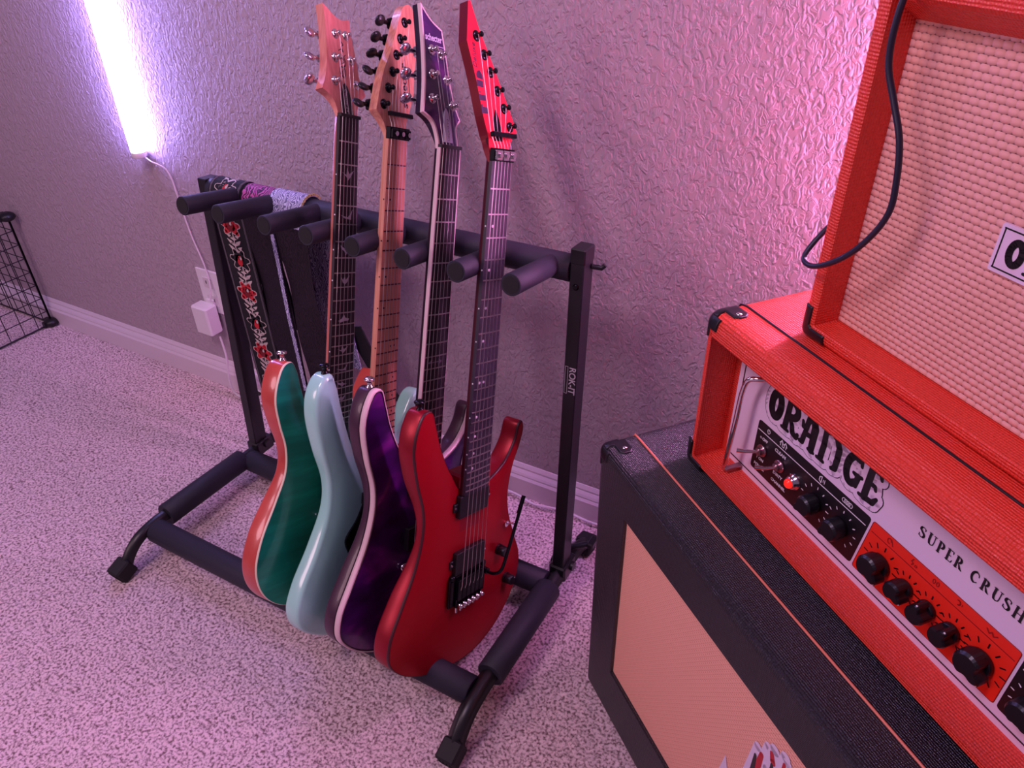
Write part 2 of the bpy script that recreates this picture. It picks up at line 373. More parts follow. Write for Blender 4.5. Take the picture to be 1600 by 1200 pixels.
# ================================================================ GUITAR STAND
XL, XR = -1.166, -.404
st = thing('guitar_stand', 'long black folding rack with foam-covered bars holding four guitars', 'stand', (-.785, .7, 0), base=(0, 0, 0))
def sw(p): return (p[0] + .785, p[1] - .7, p[2])
for x in (XL, XR):
    def rail(b):
        pts = [(x, .492, .012), (x, .505, .034), (x, .535, .058), (x, .575, .066), (x, .62, .064), (x, .86, .056), (x, .90, .054), (x, .94, .045), (x, .962, .028), (x, .972, .012)]
        b.tube([sw(p) for p in smooth_loop(pts, n=4, closed=False)], .0155, 4, flat=(1.0, 1.0))
    r = mk('side_rail', BLACK_METAL, st, rail)
    mk('foam_sleeve', FOAM, st, lambda b: b.cyl(sw((x, .605, .064)), sw((x, .812, .057)), .0235, 24, bev=.002), 'foam sleeve on the side rail')
    for yy, sg in ((.487, -1), (.975, 1)):
        def foot(b):
            Rf = Matrix.Rotation(sg * math.radians(-20 if sg < 0 else -20), 3, 'X')
            b.box(sw((x, yy, .0205)), (.0165, .0175, .0175), Rf, bev=.003)
            for k_ in (-.009, -.003, .003, .009): b.box(Vector(sw((x, yy, .019))) + Rf @ Vector((k_, sg * .0175, 0)), (.0012, .001, .014), Rf)
        mk('rubber_foot', RUBBER, st, foot)
    a, c = Vector(sw((x, .862, .058))), Vector(sw((x, .908, .668)))
    d = (c - a).normalized(); xx = Vector((1, 0, 0)); yy_ = d.cross(xx)
    Rm = Matrix((xx, yy_, d)).transposed()
    pp = mk('upright_post', BLACK_METAL, st, lambda b: b.box((a + c) / 2, (.011, .0165, (c - a).length / 2), Rm, bev=.0015))
    if x == XR:
        mk('post_cap', BLACKPLAST, pp, lambda b: b.box(c + d * .004, (.0118, .0172, .012), Rm, bev=.002))
        mk('pivot_ring', CHROME, pp, lambda b: b.tube([a + xx * .0125 + Matrix.Rotation(k * math.pi / 10, 3, 'X') @ Vector((0, .013, 0)) + Vector((0, -.002, .0)) for k in range(20)], .0013, 6, closed=True), 'chrome pivot ring')
        # printed maker's mark reading down the front of the post
        fr_n = -yy_ if (-yy_).y < 0 else yy_
        mid = a + d * ((.47 - .058) / d.z) + fr_n * .01675
        text_part('post_lettering', 'ROK-IT', .0155, pp, mat('print_grey', (190, 180, 190), .5), Matrix((-d, fr_n.cross(-d), fr_n)).transposed(), mid + xx * .0035, ext=.0001, bold=.0002, spacing=.95)
        mk('post_lettering_box', MATS['print_grey'], pp, lambda b: [b.box(mid + xx * (-.006 + o1) + d * o2, h, Rm) for o1, o2, h in ((-.0022, 0, (.0003, .0002, .024)), (.0022, 0, (.0003, .0002, .024)), (0, .024, (.0025, .0002, .0003)), (0, -.024, (.0025, .0002, .0003)))])
        text_part('post_lettering', 'HEADSTANDS', .0045, pp, MATS['print_grey'], Matrix((-d, fr_n.cross(-d), fr_n)).transposed(), mid + xx * -.006, ext=.0001) if False else None
    mk('post_bolt', BLACKGLOSS, pp, lambda b: b.lathe(a + d * .57 - yy_ * (.0165 if (-yy_).y < 0 else -.0165), (-yy_ if (-yy_).y < 0 else yy_), [(0, .005), (.001, .0048), (.002, .003)], 14))
    mk('hinge_bracket', BLACK_METAL, st, lambda b: (b.box(sw((x, .868, .062)), (.0165, .024, .017), bev=.003), b.cyl(sw((x - .022, .872, .066)), sw((x + .022, .872, .066)), .009, 14)))
    mk('locking_knob', BLACKPLAST, st, lambda b: (b.cyl(sw((x, .905, .075)), sw((x + .03, .922, .083)), .006, 10), b.box(sw((x + .034, .925, .085)), (.006, .013, .007), bev=.002)))
for (y, z, nm) in ((.571, .058, 'front_bar'), (.822, .052, 'rear_bar')):
    mk(nm, FOAM, st, lambda b: b.cyl(sw((XL + .012, y, z)), sw((XR - .012, y, z)), .0235, 24, bev=.002))
tb = mk('top_bar', FOAM, st, lambda b: b.cyl(sw((XL + .01, .905, .648)), sw((XR - .012, .905, .648)), .0205, 28, bev=.001))
mk('latch_hook', BLACK_METAL, st, lambda b: b.tube([sw(p) for p in [(XR + .012, .915, .652), (XR + .026, .92, .650), (XR + .03, .922, .655)]], .004, 8))
PEGX = [-1.078, -.995, -.893, -.806, -.716, -.625, -.534, -.447]
for x in PEGX:
    def peg(b):
        a, c = Vector(sw((x, .900, .650))), Vector(sw((x, .775, .673)))
        b.cyl(a, c, .0158, 22, bev=.0008)
    p_ = mk('peg', FOAM, st, peg)
    mk('peg_end', RUBBER, p_, lambda b: b.cyl(sw((x, .7755, .6729)), sw((x, .7742, .6731)), .0125, 18))

# ================================================================ STRAPS
def ribbon_path(x0, x1, front_z, back_z, ysh=0, r=.0225, lean=0.0):
    """centre line over the top bar: front hang up, round the bar, down at the back"""
    P = []
    for k in range(15):
        t = k / 14; z = front_z + (.648 - front_z) * t; P.append((x1 + (x0 - x1) * t ** .8, .905 - r - ysh + lean * (1 - t), z))
    for k in range(1, 8):
        a = math.pi - k * math.pi / 8; P.append((x0, .905 + (r + ysh) * math.cos(a), .648 + (r + ysh) * math.sin(a)))
    for k in range(12):
        t = k / 11; P.append((x0 + .02 * t, .905 + r + ysh + .012 * t, .648 - (.648 - back_z) * t))
    return [Vector(p) for p in P]
def ribbon(b, path, hw_, th=.0016, mi=0, off=0.0, twist=0.0, wob=0.0):
    n = len(path); vs = []
    for i, p in enumerate(path):
        T = (path[min(i + 1, n - 1)] - path[max(i - 1, 0)]).normalized(); t = i / n
        a = twist * (1 - min(1, i / 14)) + wob * math.sin(i * .9)
        X = Vector((math.cos(a), -math.sin(a), 0)); N_ = T.cross(X).normalized(); X = N_.cross(T).normalized()
        if X.x < 0: X = -X
        N_ = X.cross(T).normalized()
        for sx, sn in ((-1, 1), (1, 1), (1, -1), (-1, -1)):
            vs.append(p + X * (hw_ * sx) + N_ * (off + th / 2 * sn))
    fs = [(i * 4 + j, i * 4 + (j + 1) % 4, (i + 1) * 4 + (j + 1) % 4, (i + 1) * 4 + j) for i in range(n - 1) for j in range(4)]
    fs += [(0, 1, 2, 3), tuple(4 * (n - 1) + k for k in range(4))]
    b.add(vs, fs, mi, False)
def path_frame(path):
    seg = [0]
    for i in range(1, len(path)): seg.append(seg[-1] + (path[i] - path[i - 1]).length)
    def fr(cx_, s0, out=.0012):
        def g(x, y, z):
            s = s0 + y; s = max(0, min(seg[-1] - 1e-5, s)); i = 0
            while seg[i + 1] < s: i += 1
            t = (s - seg[i]) / (seg[i + 1] - seg[i]); p = path[i].lerp(path[i + 1], t)
            T = (path[i + 1] - path[i]).normalized(); N_ = Vector((1, 0, 0)).cross(T).normalized()
            return p + Vector((cx_ + x, 0, 0)) + N_ * (out + z)
        return g
    return fr, seg[-1]
BLKWEB = mat('black_webbing', (20, 18, 26), .85, bump=('noise', 900, .3, .0005))
def brocade(name, ca, cb, sc=60):
    m = mat(name, ca, .6, spec=.3); nt = m.node_tree; N, L = nt.nodes, nt.links; b = N['Principled BSDF']
    tc = N.new('ShaderNodeTexCoord'); n = N.new('ShaderNodeTexWave'); n.inputs['Scale'].default_value = sc; n.inputs['Distortion'].default_value = 16
    n.inputs['Detail'].default_value = 1.5; n.inputs['Detail Scale'].default_value = 1.2; L.new(tc.outputs['Object'], n.inputs['Vector'])
    r = N.new('ShaderNodeValToRGB'); r.color_ramp.elements[0].position = .42; r.color_ramp.elements[1].position = .58
    r.color_ramp.elements[0].color = lin(ca); r.color_ramp.elements[1].color = lin(cb)
    L.new(n.outputs['Fac'], r.inputs[0]); L.new(r.outputs[0], b.inputs['Base Color']); return m
EMB_W = mat('cream_embroidery', (205, 190, 185), .8); EMB_R = mat('red_embroidery', (200, 36, 50), .8); EMB_RD = mat('dark_red_embroidery', (120, 16, 30), .8)
# strap 1: black with roses
pA = ribbon_path(-1.100, -1.088, .13, .35, ysh=.0030)
sA = thing('guitar_strap', 'black guitar strap embroidered with red and cream roses, beside the left post of the rack', 'strap', (0, 0, 0), base=(-1.09, .88, .13))
mk('webbing', BLKWEB, sA, lambda b: ribbon(b, pA, .039))
mk('edge_stitching', mat('grey_thread', (120, 110, 120), .8), sA, lambda b: [b.tube([p + Vector((dx, -.0012 if i < 15 else 0, .0012 if i >= 15 else 0)) for i, p in enumerate(pA[:24])], .0006, 5) for dx in (-.0355, -.0335, .0355, .033)])
frA, LA = path_frame(pA)
s0 = .02; k = 0
while s0 < .60:
    g_ = frA(.002 if k % 2 else -.002, s0); g = (lambda q: lambda x, y, z: q(x * 1.35, y, z))(g_)
    def leafs(b):
        st_ = [([(0, -.028), (0, .0), (.001, .028)], .0009)]
        for yy in (-.018, -.006, .006):
            for sg in (-1, 1): st_.append(([(0, yy), (sg * .006, yy + .006), (sg * .012, yy + .012)], [.0012, .0034, .001]))
        strokes(b, st_, g, 0)
    mk('embroidered_leaves', EMB_W, sA, leafs)
    g3 = frA(.002 if k % 2 else -.002, s0 + .034); g2 = (lambda q: lambda x, y, z: q(x * 1.45, y * 1.35, z))(g3); red = k % 2 == 0
    def rose(b):
        for j in range(6):
            a = math.pi * (.5 + (j - 2.5) * .30); ex, ey = .0145 * math.cos(a), .0145 * math.sin(a)
            strokes(b, [([(0, -.004), (ex * .6, ey * .6), (ex, ey)], [.003, .0062, .0042])], g2, .0003, 0)
            strokes(b, [([(0, -.004), (ex * .6, ey * .6), (ex, ey)], [.0018, .0047, .0029])], g2, .0006, 1)
        strokes(b, [([(-.001, -.004), (.001, .004)], [.0045, .0035])], g2, .0009, 2)
        strokes(b, [([(.002, .003), (.003, .006)], [.002, .001])], g2, .0012, 0)
    mk('embroidered_rose', [EMB_W, EMB_R if red else BLKWEB, EMB_RD if red else EMB_R], sA, rose)
    s0 += .0685; k += 1
# strap 2: pink/plum brocade with dark back
pB = ribbon_path(-1.025, -1.028, .20, .42, ysh=.0005)
sB = thing('guitar_strap', 'plum and black brocade guitar strap, pink where it crosses the bar, beside the rose strap', 'strap', (0, 0, 0), base=(-.99, .88, .20))
mk('webbing', brocade('plum_brocade', (12, 10, 20), (34, 21, 36), 70), sB, lambda b: ribbon(b, pB, .035, wob=.1))
mk('brocade_face', brocade('pink_brocade', (190, 90, 160), (60, 20, 60), 55), sB, lambda b: ribbon(b, pB[14:24], .032, th=.001, off=.0016), 'pink brocade facing over the bar')
mk('edge_piping', BLKWEB, sB, lambda b: [b.tube([p + Vector((dx, 0, 0)) for p in pB[:26]], .0018, 6) for dx in (-.035, .035)])
# strap 3: pale blue paisley
pC = ribbon_path(-.953, -.945, .24, .30, ysh=.0014)
sC = thing('guitar_strap', 'pale blue and white paisley guitar strap with black backing, third from the left post', 'strap', (0, 0, 0), base=(-.905, .88, .24))
mk('webbing', brocade('dark_paisley', (12, 10, 20), (38, 24, 38), 60), sC, lambda b: ribbon(b, pC[:15], .033, wob=.1))
mk('paisley_face', brocade('pale_paisley', (205, 205, 235), (110, 110, 150), 70), sC, lambda b: ribbon(b, pC[13:], .039, th=.002, off=.0014), 'pale paisley facing over the bar')
mk('gold_stitching', mat('gold_thread', (170, 150, 90), .7), sC, lambda b: [b.box(pC[i].lerp(pC[i + 1], t) + Vector((.039, 0, 0)) + (pC[i].lerp(pC[i + 1], t) - Vector((pC[i].x, .905, .648))).normalized() * .003, (.0012, .0018, .0018)) for i in range(14, 21) for t in (0, .5)])
mk('blue_medallion', mat('blue_thread', (70, 120, 190), .7), sC, lambda b: strokes(b, [([(-.012, 0), (0, .004), (.012, 0)], [.001, .005, .001])], path_frame([p.copy() for p in pC])[0](0, .465, .0032), 0))
pD = [Vector(p) for p in [(-.957, .872, .625), (-.957, .872, .54), (-.958, .871, .44), (-.957, .872, .34), (-.956, .872, .26)]]
mk('lining_edge', MATS['pale_paisley'], sC, lambda b: ribbon(b, [p + Vector((-.036, .004, 0)) for p in smooth_loop(pD, n=4, closed=False)], .0045, th=.0015))
# loose dark tail with buckle
pE = [Vector(p) for p in [(-.90, .945, .40), (-.885, .95, .35), (-.865, .955, .30), (-.845, .955, .262), (-.83, .96, .235)]]
sE = mk('strap_tail', BLKWEB, sC, lambda b: ribbon(b, smooth_loop(pE, n=4, closed=False), .02, th=.003))
mk('strap_buckle', CHROME, sE, lambda b: [b.box((-.852, .948, .262 + dz), (.017, .0015, .0015)) for dz in (0, .012)])

# ================================================================ GUITARS
def wood(name, ca, cb, rough, sc=(1, .06, 1), ns=60, coat=0): return mat(name, ca, rough, grain=(sc, cb, ns), coat=coat)
def guitar(G):
    R = Matrix(G['R']); T = Vector(G['t']); Sc = G['scale']
    base = Vector((-.06, -.155, -.03))
    root = thing('electric_guitar', G['label'], 'guitar', T, R, base, group='guitars in the rack')
    fr = lambda n: Sc * 2 ** (-n / 12)
    nf = 24
    hw = lambda v: .0215 + (Sc - v) / (.75 * Sc) * .007
    al = math.radians(G['tilt'])
    def H(u, v, w):   # headstock frame
        return Vector((u, Sc + v * math.cos(al) + w * math.sin(al), -v * math.sin(al) + w * math.cos(al)))
    # ---- body
    out = smooth_loop([(x, y, 0) for x, y in G['outline']], n=8)
    P = np.array([(p.x, p.y) for p in out]); n = len(P)
    A = .5 * np.sum(P[:, 0] * np.roll(P[:, 1], -1) - np.roll(P[:, 0], -1) * P[:, 1])
    Tn = np.roll(P, -1, 0) - np.roll(P, 1, 0); Tn /= np.linalg.norm(Tn, axis=1)[:, None]
    Nn = np.stack([-Tn[:, 1], Tn[:, 0]], 1) * (1 if A > 0 else -1)      # inward
    wb, we, rb, rt = G['back'], G['edge'], G.get('rb', .006), G.get('rt', .002)
    cvw = G.get('contour', 0); nb_ = 4
    cont = cvw * np.exp(-((P[:, 1] - .105) / .065) ** 2) * (P[:, 0] < -.02)
    rings = [(rb, wb), (rb * .45, wb + rb * .12), (rb * .12, wb + rb * .5), (0, wb + rb)]
    bw = G.get('bind_w', 0); bd = G.get('bind_d', 0)
    if G.get('bind'): rings += [(0, we - rt), (bd, we - .0004)]
    else: rings += [(rt * (1 - math.cos(t_)), we - rt + rt * math.sin(t_)) for t_ in (0, .5, 1.0, math.pi / 2)]
    b = MB(); vs = []
    for ri, (ins, ww) in enumerate(rings):
        Q = P + Nn * ins; vs += [(q[0], q[1], ww + (cont[j] if ri < nb_ else 0)) for j, q in enumerate(Q)]
    fs = [(i * n + j, i * n + (j + 1) % n, (i + 1) * n + (j + 1) % n, (i + 1) * n + j) for i in range(len(rings) - 1) for j in range(n)]
    b.add(vs, fs, 0, True); b.add(vs[:n], [tuple(range(n))], 0)
    b.add(vs[-n:], [tuple(range(n))], 0)
    body = b.build('body', G['side'], root)
    if G.get('bind'):
        bb = MB(); q0 = P + Nn * 0.0; q1 = P + Nn * -.0003; q2 = P + Nn * bd
        rr = [(q0, we - rt - bw), (q1, we - rt - bw + .0003), (q1, we - rt + .0002), (P + Nn * .0006, we - .0004), (q2, we + .0004), (q2, we - .003)]
        v2 = [(q[0], q[1], ww) for Q, ww in rr for q in Q]
        bb.add(v2, [(i * n + j, i * n + (j + 1) % n, (i + 1) * n + (j + 1) % n, (i + 1) * n + j) for i in range(len(rr) - 1) for j in range(n)], 0, True)
        bb.build('binding', G['bind'], root, G.get('bind_label'))
        if G.get('purf'):
            bb = MB()
            for w0, i0 in ((we - rt - bw - .0012, -.0004), (we + .0006, bd + .0008)):
                bb.tube([Vector((q[0], q[1], w0)) for q in P + Nn * i0], .0008, 5, closed=True)
            bb.build('purfling', G['purf'], root)
    # top with a gentle carve
    i0 = bd if G.get('bind') else rt
    E0 = P + Nn * i0; gs = .009
    lo, hi = E0.min(0), E0.max(0); XX, YY = np.meshgrid(np.arange(lo[0], hi[0], gs), np.arange(lo[1], hi[1], gs)); C_ = np.stack([XX.ravel(), YY.ravel()], 1)
    def inside(c):
        x, y = c[:, 0:1], c[:, 1:2]; x1, y1 = E0[:, 0], E0[:, 1]; x2, y2 = np.roll(x1, -1), np.roll(y1, -1)
        cond = ((y1 > y) != (y2 > y)) & (x < (x2 - x1) * (y - y1) / (y2 - y1 + 1e-12) + x1); return cond.sum(1) % 2 == 1
    dist = np.sqrt(((C_[:, None] - E0[None]) ** 2).sum(2)).min(1); keep = inside(C_) & (dist > gs * .55); C_, dist = C_[keep], dist[keep]
    # extra rings near the edge for a smooth carve
    V2 = [Vector(p) for p in E0] + [Vector(p) for p in C_]
    vo, ed, fa, ov, oe, of = delaunay_2d_cdt(V2, [(i, (i + 1) % n) for i in range(n)], [], 1, 1e-6)
    VO = np.array([(v.x, v.y) for v in vo]); D = np.sqrt(((VO[:, None] - E0[None]) ** 2).sum(2)).min(1)
    cv, cl = G.get('carve', (.002, .02)); wtop = we + cv
    hts = wtop - cv * np.exp(-(D / cl) ** G.get('cpow', 1.5))
    if G.get('arm'):   # sculpted forearm and horn bevel on the bass side
        for i, (x, y) in enumerate(VO):
            k_ = max(0, 1 - D[i] / .040) * (1 if x < -.02 else 0)
            hts[i] -= G['arm'] * k_ * k_
    b = MB(); b.add([(VO[i][0], VO[i][1], hts[i]) for i in range(len(VO))], fa, 0, True); b.build('body_top', G['top'], root, G.get('top_label'))
    # strap button
    sbx, sby = G['button']
    sb = G['button_mat']
    mk('strap_button', sb, root, lambda b: b.lathe((sbx, sby - .004, -.031), (-.15, 1, 0), [(0, .006), (.004, .0055), (.006, .0035), (.011, .0035), (.013, .0075), (.015, .008), (.017, .006), (.018, .002)], 16))
    mk('strap_button', sb, root, lambda b: b.lathe((.0, -.152, -.031), (0, -1, 0), [(0, .006), (.006, .0035), (.011, .0035), (.014, .008), (.017, .006)], 14))
    # ---- neck
    def neck(b):
        secs = []
        for v in np.linspace(.14, Sc, 14):
            secs.append([Vector((hw(v) * math.cos(a), v, -.0062 - (.0165 - .003 * (v - .14) / (Sc - .14)) * math.sin(a) ** .85)) for a in np.linspace(0, math.pi, 13)])
        for vv, dep in ((.002, .0135), (.010, .0145), (.020, .0135), (.032, .0125)):
            secs.append([H(.0212 * math.cos(a), vv, -.0052 - dep * (abs(math.sin(a)) ** .8)) for a in np.linspace(0, math.pi, 13)])
        vs = [p for s_ in secs for p in s_]; m = 13
        b.add(vs, [(i * m + j, i * m + j + 1, (i + 1) * m + j + 1, (i + 1) * m + j) for i in range(len(secs) - 1) for j in range(m - 1)], 0, True)
        b.add(vs, [(i * m, (i + 1) * m, (i + 1) * m + m - 1, i * m + m - 1) for i in range(len(secs) - 1)], 0)
        b.add(secs[0], [tuple(range(m))], 0); b.add(secs[-1], [tuple(range(m))], 0)
    mk('neck', G['neck'], root, neck)
    def heel(b): b.box((0, .135, -.028), (.0275, .05, .017), bev=.004)
    mk('neck_heel', G['side'], root, heel)
    # ---- fretboard
    def fb(b):
        secs = []
        vs_ = [fr(nf) - .007, Sc]
        for v in vs_:
            h = hw(v); xs = np.linspace(-h, h, 9)
            secs.append([Vector((x, v, -x * x / .6)) for x in xs] + [Vector((h, v, -.0065)), Vector((-h, v, -.0065))])
        m = 11; vs = secs[0] + secs[1]
        b.add(vs, [(j, (j + 1) % m, m + (j + 1) % m, m + j) for j in range(m)] + [tuple(range(m)), tuple(range(m, 2 * m))])
    mk('fretboard', G['board'], root, fb)
    if G.get('nbind'):
        mk('neck_binding', G['nbind'], root, lambda b: [b.add([Vector((sg * (hw(v) + o_), v, z)) for v in (fr(nf) - .007, Sc) for o_, z in ((.0006, .0), (.0006, -.0066), (-.0012, -.0066), (-.0012, .0002))], [(0, 1, 5, 4), (1, 2, 6, 5), (3, 0, 4, 7), (0, 3, 2, 1), (4, 5, 6, 7)]) for sg in (-1, 1)])
    fm = None
    for k in range(1, nf + 1):
        v = fr(k)
        if fm is None:
            def f_(b):
                xs = np.linspace(-1, 1, 7)
                for q in range(6):
                    for (ya, za), (yb, zb) in (((-1, -.0004), (-.6, .0009)), ((-.6, .0009), (.6, .0009)), ((.6, .0009), (1, -.0004))):
                        x0, x1 = xs[q] * .0245, xs[q + 1] * .0245
                        b.add([(x0, ya * .0012, za - x0 * x0 / .6), (x1, ya * .0012, za - x1 * x1 / .6), (x1, yb * .0012, zb - x1 * x1 / .6), (x0, yb * .0012, zb - x0 * x0 / .6)], [(0, 1, 2, 3)])
            fo = mk('fret', G.get('fret', STEEL), root, f_); fm = fo.data
        else: fo = place('fret', fm, root)
        fo.location = Vector(fo.location) + Vector((0, v, 0)); fo.scale = (hw(v) / .0245, 1, 1)
    # ---- inlays
    mid = lambda k: (fr(k) + fr(k - 1)) / 2
    for nm, poly_fn in G['inlays'](mid, hw): mk(nm, G['inlay_mat'], root, poly_fn)
    if G.get('side_dots'):
        for k in (3, 5, 7, 9, 12, 15, 17, 19, 21): mk('side_dot', G['side_dots'], root, lambda b: b.cyl((-hw(mid(k)) + .0004, mid(k), -.0035), (-hw(mid(k)) - .0005, mid(k), -.0035), .0012, 8))
    # ---- headstock
    ho = smooth_loop([(x, y, 0) for x, y in G['head']], sharp=G['head_sharp'], n=5)
    hp = [(p.x, p.y) for p in ho]; wf = -.0045; th = .0145
    A2 = sum(hp[i][0] * hp[(i + 1) % len(hp)][1] - hp[(i + 1) % len(hp)][0] * hp[i][1] for i in range(len(hp)))
    def headf(b):
        m = len(hp); a = [H(x, y, wf - .004 - (th - .004) * min(1, max(0, y / .034)) ** .8) for x, y in hp]; c = [H(x, y, wf) for x, y in hp]
        b.add(a + c, [(i, (i + 1) % m, m + (i + 1) % m, m + i) for i in range(m)] + [tuple(range(m))], 0); b.add(c, [tuple(range(m))], 1)
    mk('headstock', [G['head_side'], G['head_face']], root, headf)
    if G.get('head_bind'):
        hpv = np.array(hp); tn = np.roll(hpv, -1, 0) - np.roll(hpv, 1, 0); tn /= np.linalg.norm(tn, axis=1)[:, None]
        nn_ = np.stack([-tn[:, 1], tn[:, 0]], 1) * (1 if A2 > 0 else -1); inn = hpv + nn_ * .0022; ou = hpv - nn_ * .0002
        def hb(b):
            m = len(hp); rr = [(ou, wf - .0055), (ou, wf + .0004), (inn, wf + .0006), (inn, wf - .0002)]
            vs = [H(q[0], q[1], z) for Q, z in rr for q in Q]
            b.add(vs, [(i * m + j, i * m + (j + 1) % m, (i + 1) * m + (j + 1) % m, (i + 1) * m + j) for i in range(3) for j in range(m)])
        mk('headstock_binding', G['head_bind'], root, hb)
    G['head_extra'](root, H, wf)
    # ---- tuners
    hz = Matrix((Vector((1, 0, 0)), H(0, 1, 0) - H(0, 0, 0), H(0, 0, 1) - H(0, 0, 0))).transposed()
    for (u, v, sd) in G['posts']:
        tm = mk('tuning_machine', G['tuner'], root, lambda b: (b.lathe(H(u, v, wf), hz @ Vector((0, 0, 1)), [(0, .0072), (.0012, .0072), (.002, .006), (.0026, .0034), (.0065, .0026), (.0080, .0036), (.0102, .0036), (.0112, .0022)], 16),
             b.box(H(u + sd * .004, v, wf - th - .005), (.009, .0075, .0055), hz, bev=.002), b.cyl(H(u + sd * .010, v, wf - th - .006), H(u + sd * .024, v, wf - th - .006), .0032, 10)))
        Rb = hz @ Matrix.Rotation(random.uniform(-1.1, 1.1), 3, 'X')
        mk('tuner_button', G['tuner_button'], tm, lambda b: (b.ellip(H(u + sd * .031, v, wf - th - .006), (.0096, .0088, .0042), Rb, 14)))
    # ---- nut
    if G['nut'] == 'lock':
        nb = mk('locking_nut', BLACKGLOSS, root, lambda b: b.box((0, Sc + .0085, -.0015), (.0225, .0085, .0045), bev=.0008))
        for k, u in enumerate((-.0145, 0, .0145)):
            mk('clamp_block', G['clamp'], nb, lambda b: b.box((u, Sc + .008, .0045), (.0065, .0065, .0022), bev=.0008))
            mk('clamp_screw', CHROME, nb, lambda b: (b.cyl((u, Sc + .008, .0064), (u, Sc + .008, .0095), .0034, 12), b.cyl((u, Sc + .008, .0096), (u, Sc + .008, .0097), .0015, 6)))
        mk('string_retainer', BLACKGLOSS, root, lambda b: b.box(H(.004, .035, .0035), (.0265, .0032, .0032), hz, bev=.001))
    else:
        mk('nut', G['nut_mat'], root, lambda b: b.box((0, Sc + .002, -.0015), (.0220, .0024, .0042), bev=.0005))
    # ---- strings
    posts = G['string_posts']
    for k in range(6):
        t = k / 5 - .5; r = .00058 - .00006 * k
        a = Vector((t * .052, 0, .0045)); c = Vector((t * .0355, Sc + .001, .0018))
        pts = [Vector((t * .052, -.012, .001)), a, c]
        if G['nut'] == 'lock': pts.append(H(t * .0355, .02, .0035)); pts.append(H(t * .038, .036, -.0005))
        u, v, sd = G['posts'][posts[k]]; pts.append(H(u - sd * .0030, v, wf + .0065))
        mk('string', STEEL, root, lambda b: b.tube(pts, r, 6))
    # ---- bridge
    wt = we + cv
    if G['bridge'] == 'trem':
        bp_ = mk('tremolo_bridge', BLACKGLOSS, root, lambda b: (b.box((0, -.012, wt + .0035), (.0445, .026, .0022), bev=.001), b.box((0, -.030, wt - .001), (.036, .006, .003)), b.box((-.041, -.012, wt + .005), (.003, .022, .004), bev=.001)))
        for k in range(6):
            u = (k / 5 - .5) * .053
            mk('saddle', BLACKGLOSS, bp_, lambda b: (b.box((u, -.008, wt + .0095), (.0046, .018, .0042), bev=.0012), b.box((u, -.031, wt + .007), (.0046, .009, .003), bev=.001), b.ellip((u, .008, wt + .0125), (.0035, .004, .0025))))
            mk('fine_tuner', CHROME, bp_, lambda b: (b.cyl((u, -.032, wt + .010), (u, -.036, wt + .019), .0036, 12, bev=.0006), b.cyl((u, -.042, wt + .006), (u, -.050, wt + .007), .0024, 10)))
        for sg in (-1, 1): mk('bridge_stud', BLACKGLOSS, bp_, lambda b: b.cyl((sg * .037, .014, wt), (sg * .037, .014, wt + .008), .0055, 14, bev=.001))
        if G.get('whammy'):
            mk('tremolo_arm', BLACKGLOSS, root, lambda b: (b.tube(smooth_loop([(.046, -.004, wt + .002), (.0465, -.004, wt + .022), (.050, .004, wt + .033), (.062, .028, wt + .034), (.102, .122, wt + .030)], n=6, closed=False), .0028, 10), b.tube([(.090, .094, wt + .031), (.102, .122, wt + .030)], .0036, 10), b.cyl((.046, -.004, wt), (.046, -.004, wt + .010), .0055, 12)))
    else:
        bp_ = mk('bridge', CHROME, root, lambda b: b.box((0, -.004, wt + .010), (.041, .0055, .004), bev=.001))
        for sg in (-1, 1): mk('bridge_post', CHROME, bp_, lambda b: (b.cyl((sg * .038, -.004, wt), (sg * .038, -.004, wt + .008), .0068, 16, bev=.001), b.cyl((sg * .038, -.004, wt + .008), (sg * .038, -.004, wt + .016), .0038, 12)))
        for k in range(6): mk('saddle', CHROME, bp_, lambda b: b.box(((k / 5 - .5) * .052, -.004, wt + .0145), (.0035, .005, .0018)))
    for (v0, v1) in G['pickups']:
        pk = mk('pickup', BLACKPLAST, root, lambda b: b.box((0, (v0 + v1) / 2, wt + .003), (.035, (v1 - v0) / 2, .0055), bev=.001))
        if G.get('whammy'): [(mk('pickup_leg', BLACKPLAST, pk, lambda b: b.box((sg * .038, (v0 + v1) / 2, wt + .001), (.005, .007, .0025), bev=.001)), mk('pickup_screw', CHROME, pk, lambda b: b.cyl((sg * .0405, (v0 + v1) / 2, wt + .003), (sg * .0405, (v0 + v1) / 2, wt + .0046), .0018, 8))) for sg in (-1, 1)]
    for (u, v) in G['knobs']:
        kk = mk('control_knob', BLACKPLAST if G['knob_black'] else CHROME, root, lambda b: (b.cyl((u, v, wt), (u, v, wt + .004), .0095, 20), b.cyl((u, v, wt + .003), (u, v, wt + .017), .0088, 20, bev=.001)))
        mk('knob_mark', WHITEPL, kk, lambda b: b.box((u + .005, v + .004, wt + .0172), (.0008, .0008, .0002)))
    if G.get('switch'):
        u, v = G['switch']
        mk('toggle_switch', CHROME, root, lambda b: (b.cyl((u, v, wt), (u, v, wt + .004), .0055, 12), b.tube([(u, v, wt + .003), (u + .004, v + .004, wt + .014)], .0016, 8), b.ellip((u + .004, v + .004, wt + .015), (.003, .003, .003))))
    if G.get('guard'):
        gp = smooth_loop([(x, y, 0) for x, y in G['guard']], n=6)
        m_ = len(gp)
        mk('pickguard', mat('black_guard', (10, 9, 12), .25), root, lambda b: b.prism([(p.x, p.y) for p in gp], lambda x, y, z: Vector((x, y, z)), wt - .004, wt + .0022))
    G['body_extra'](root, wt) if G.get('body_extra') else None
    return root

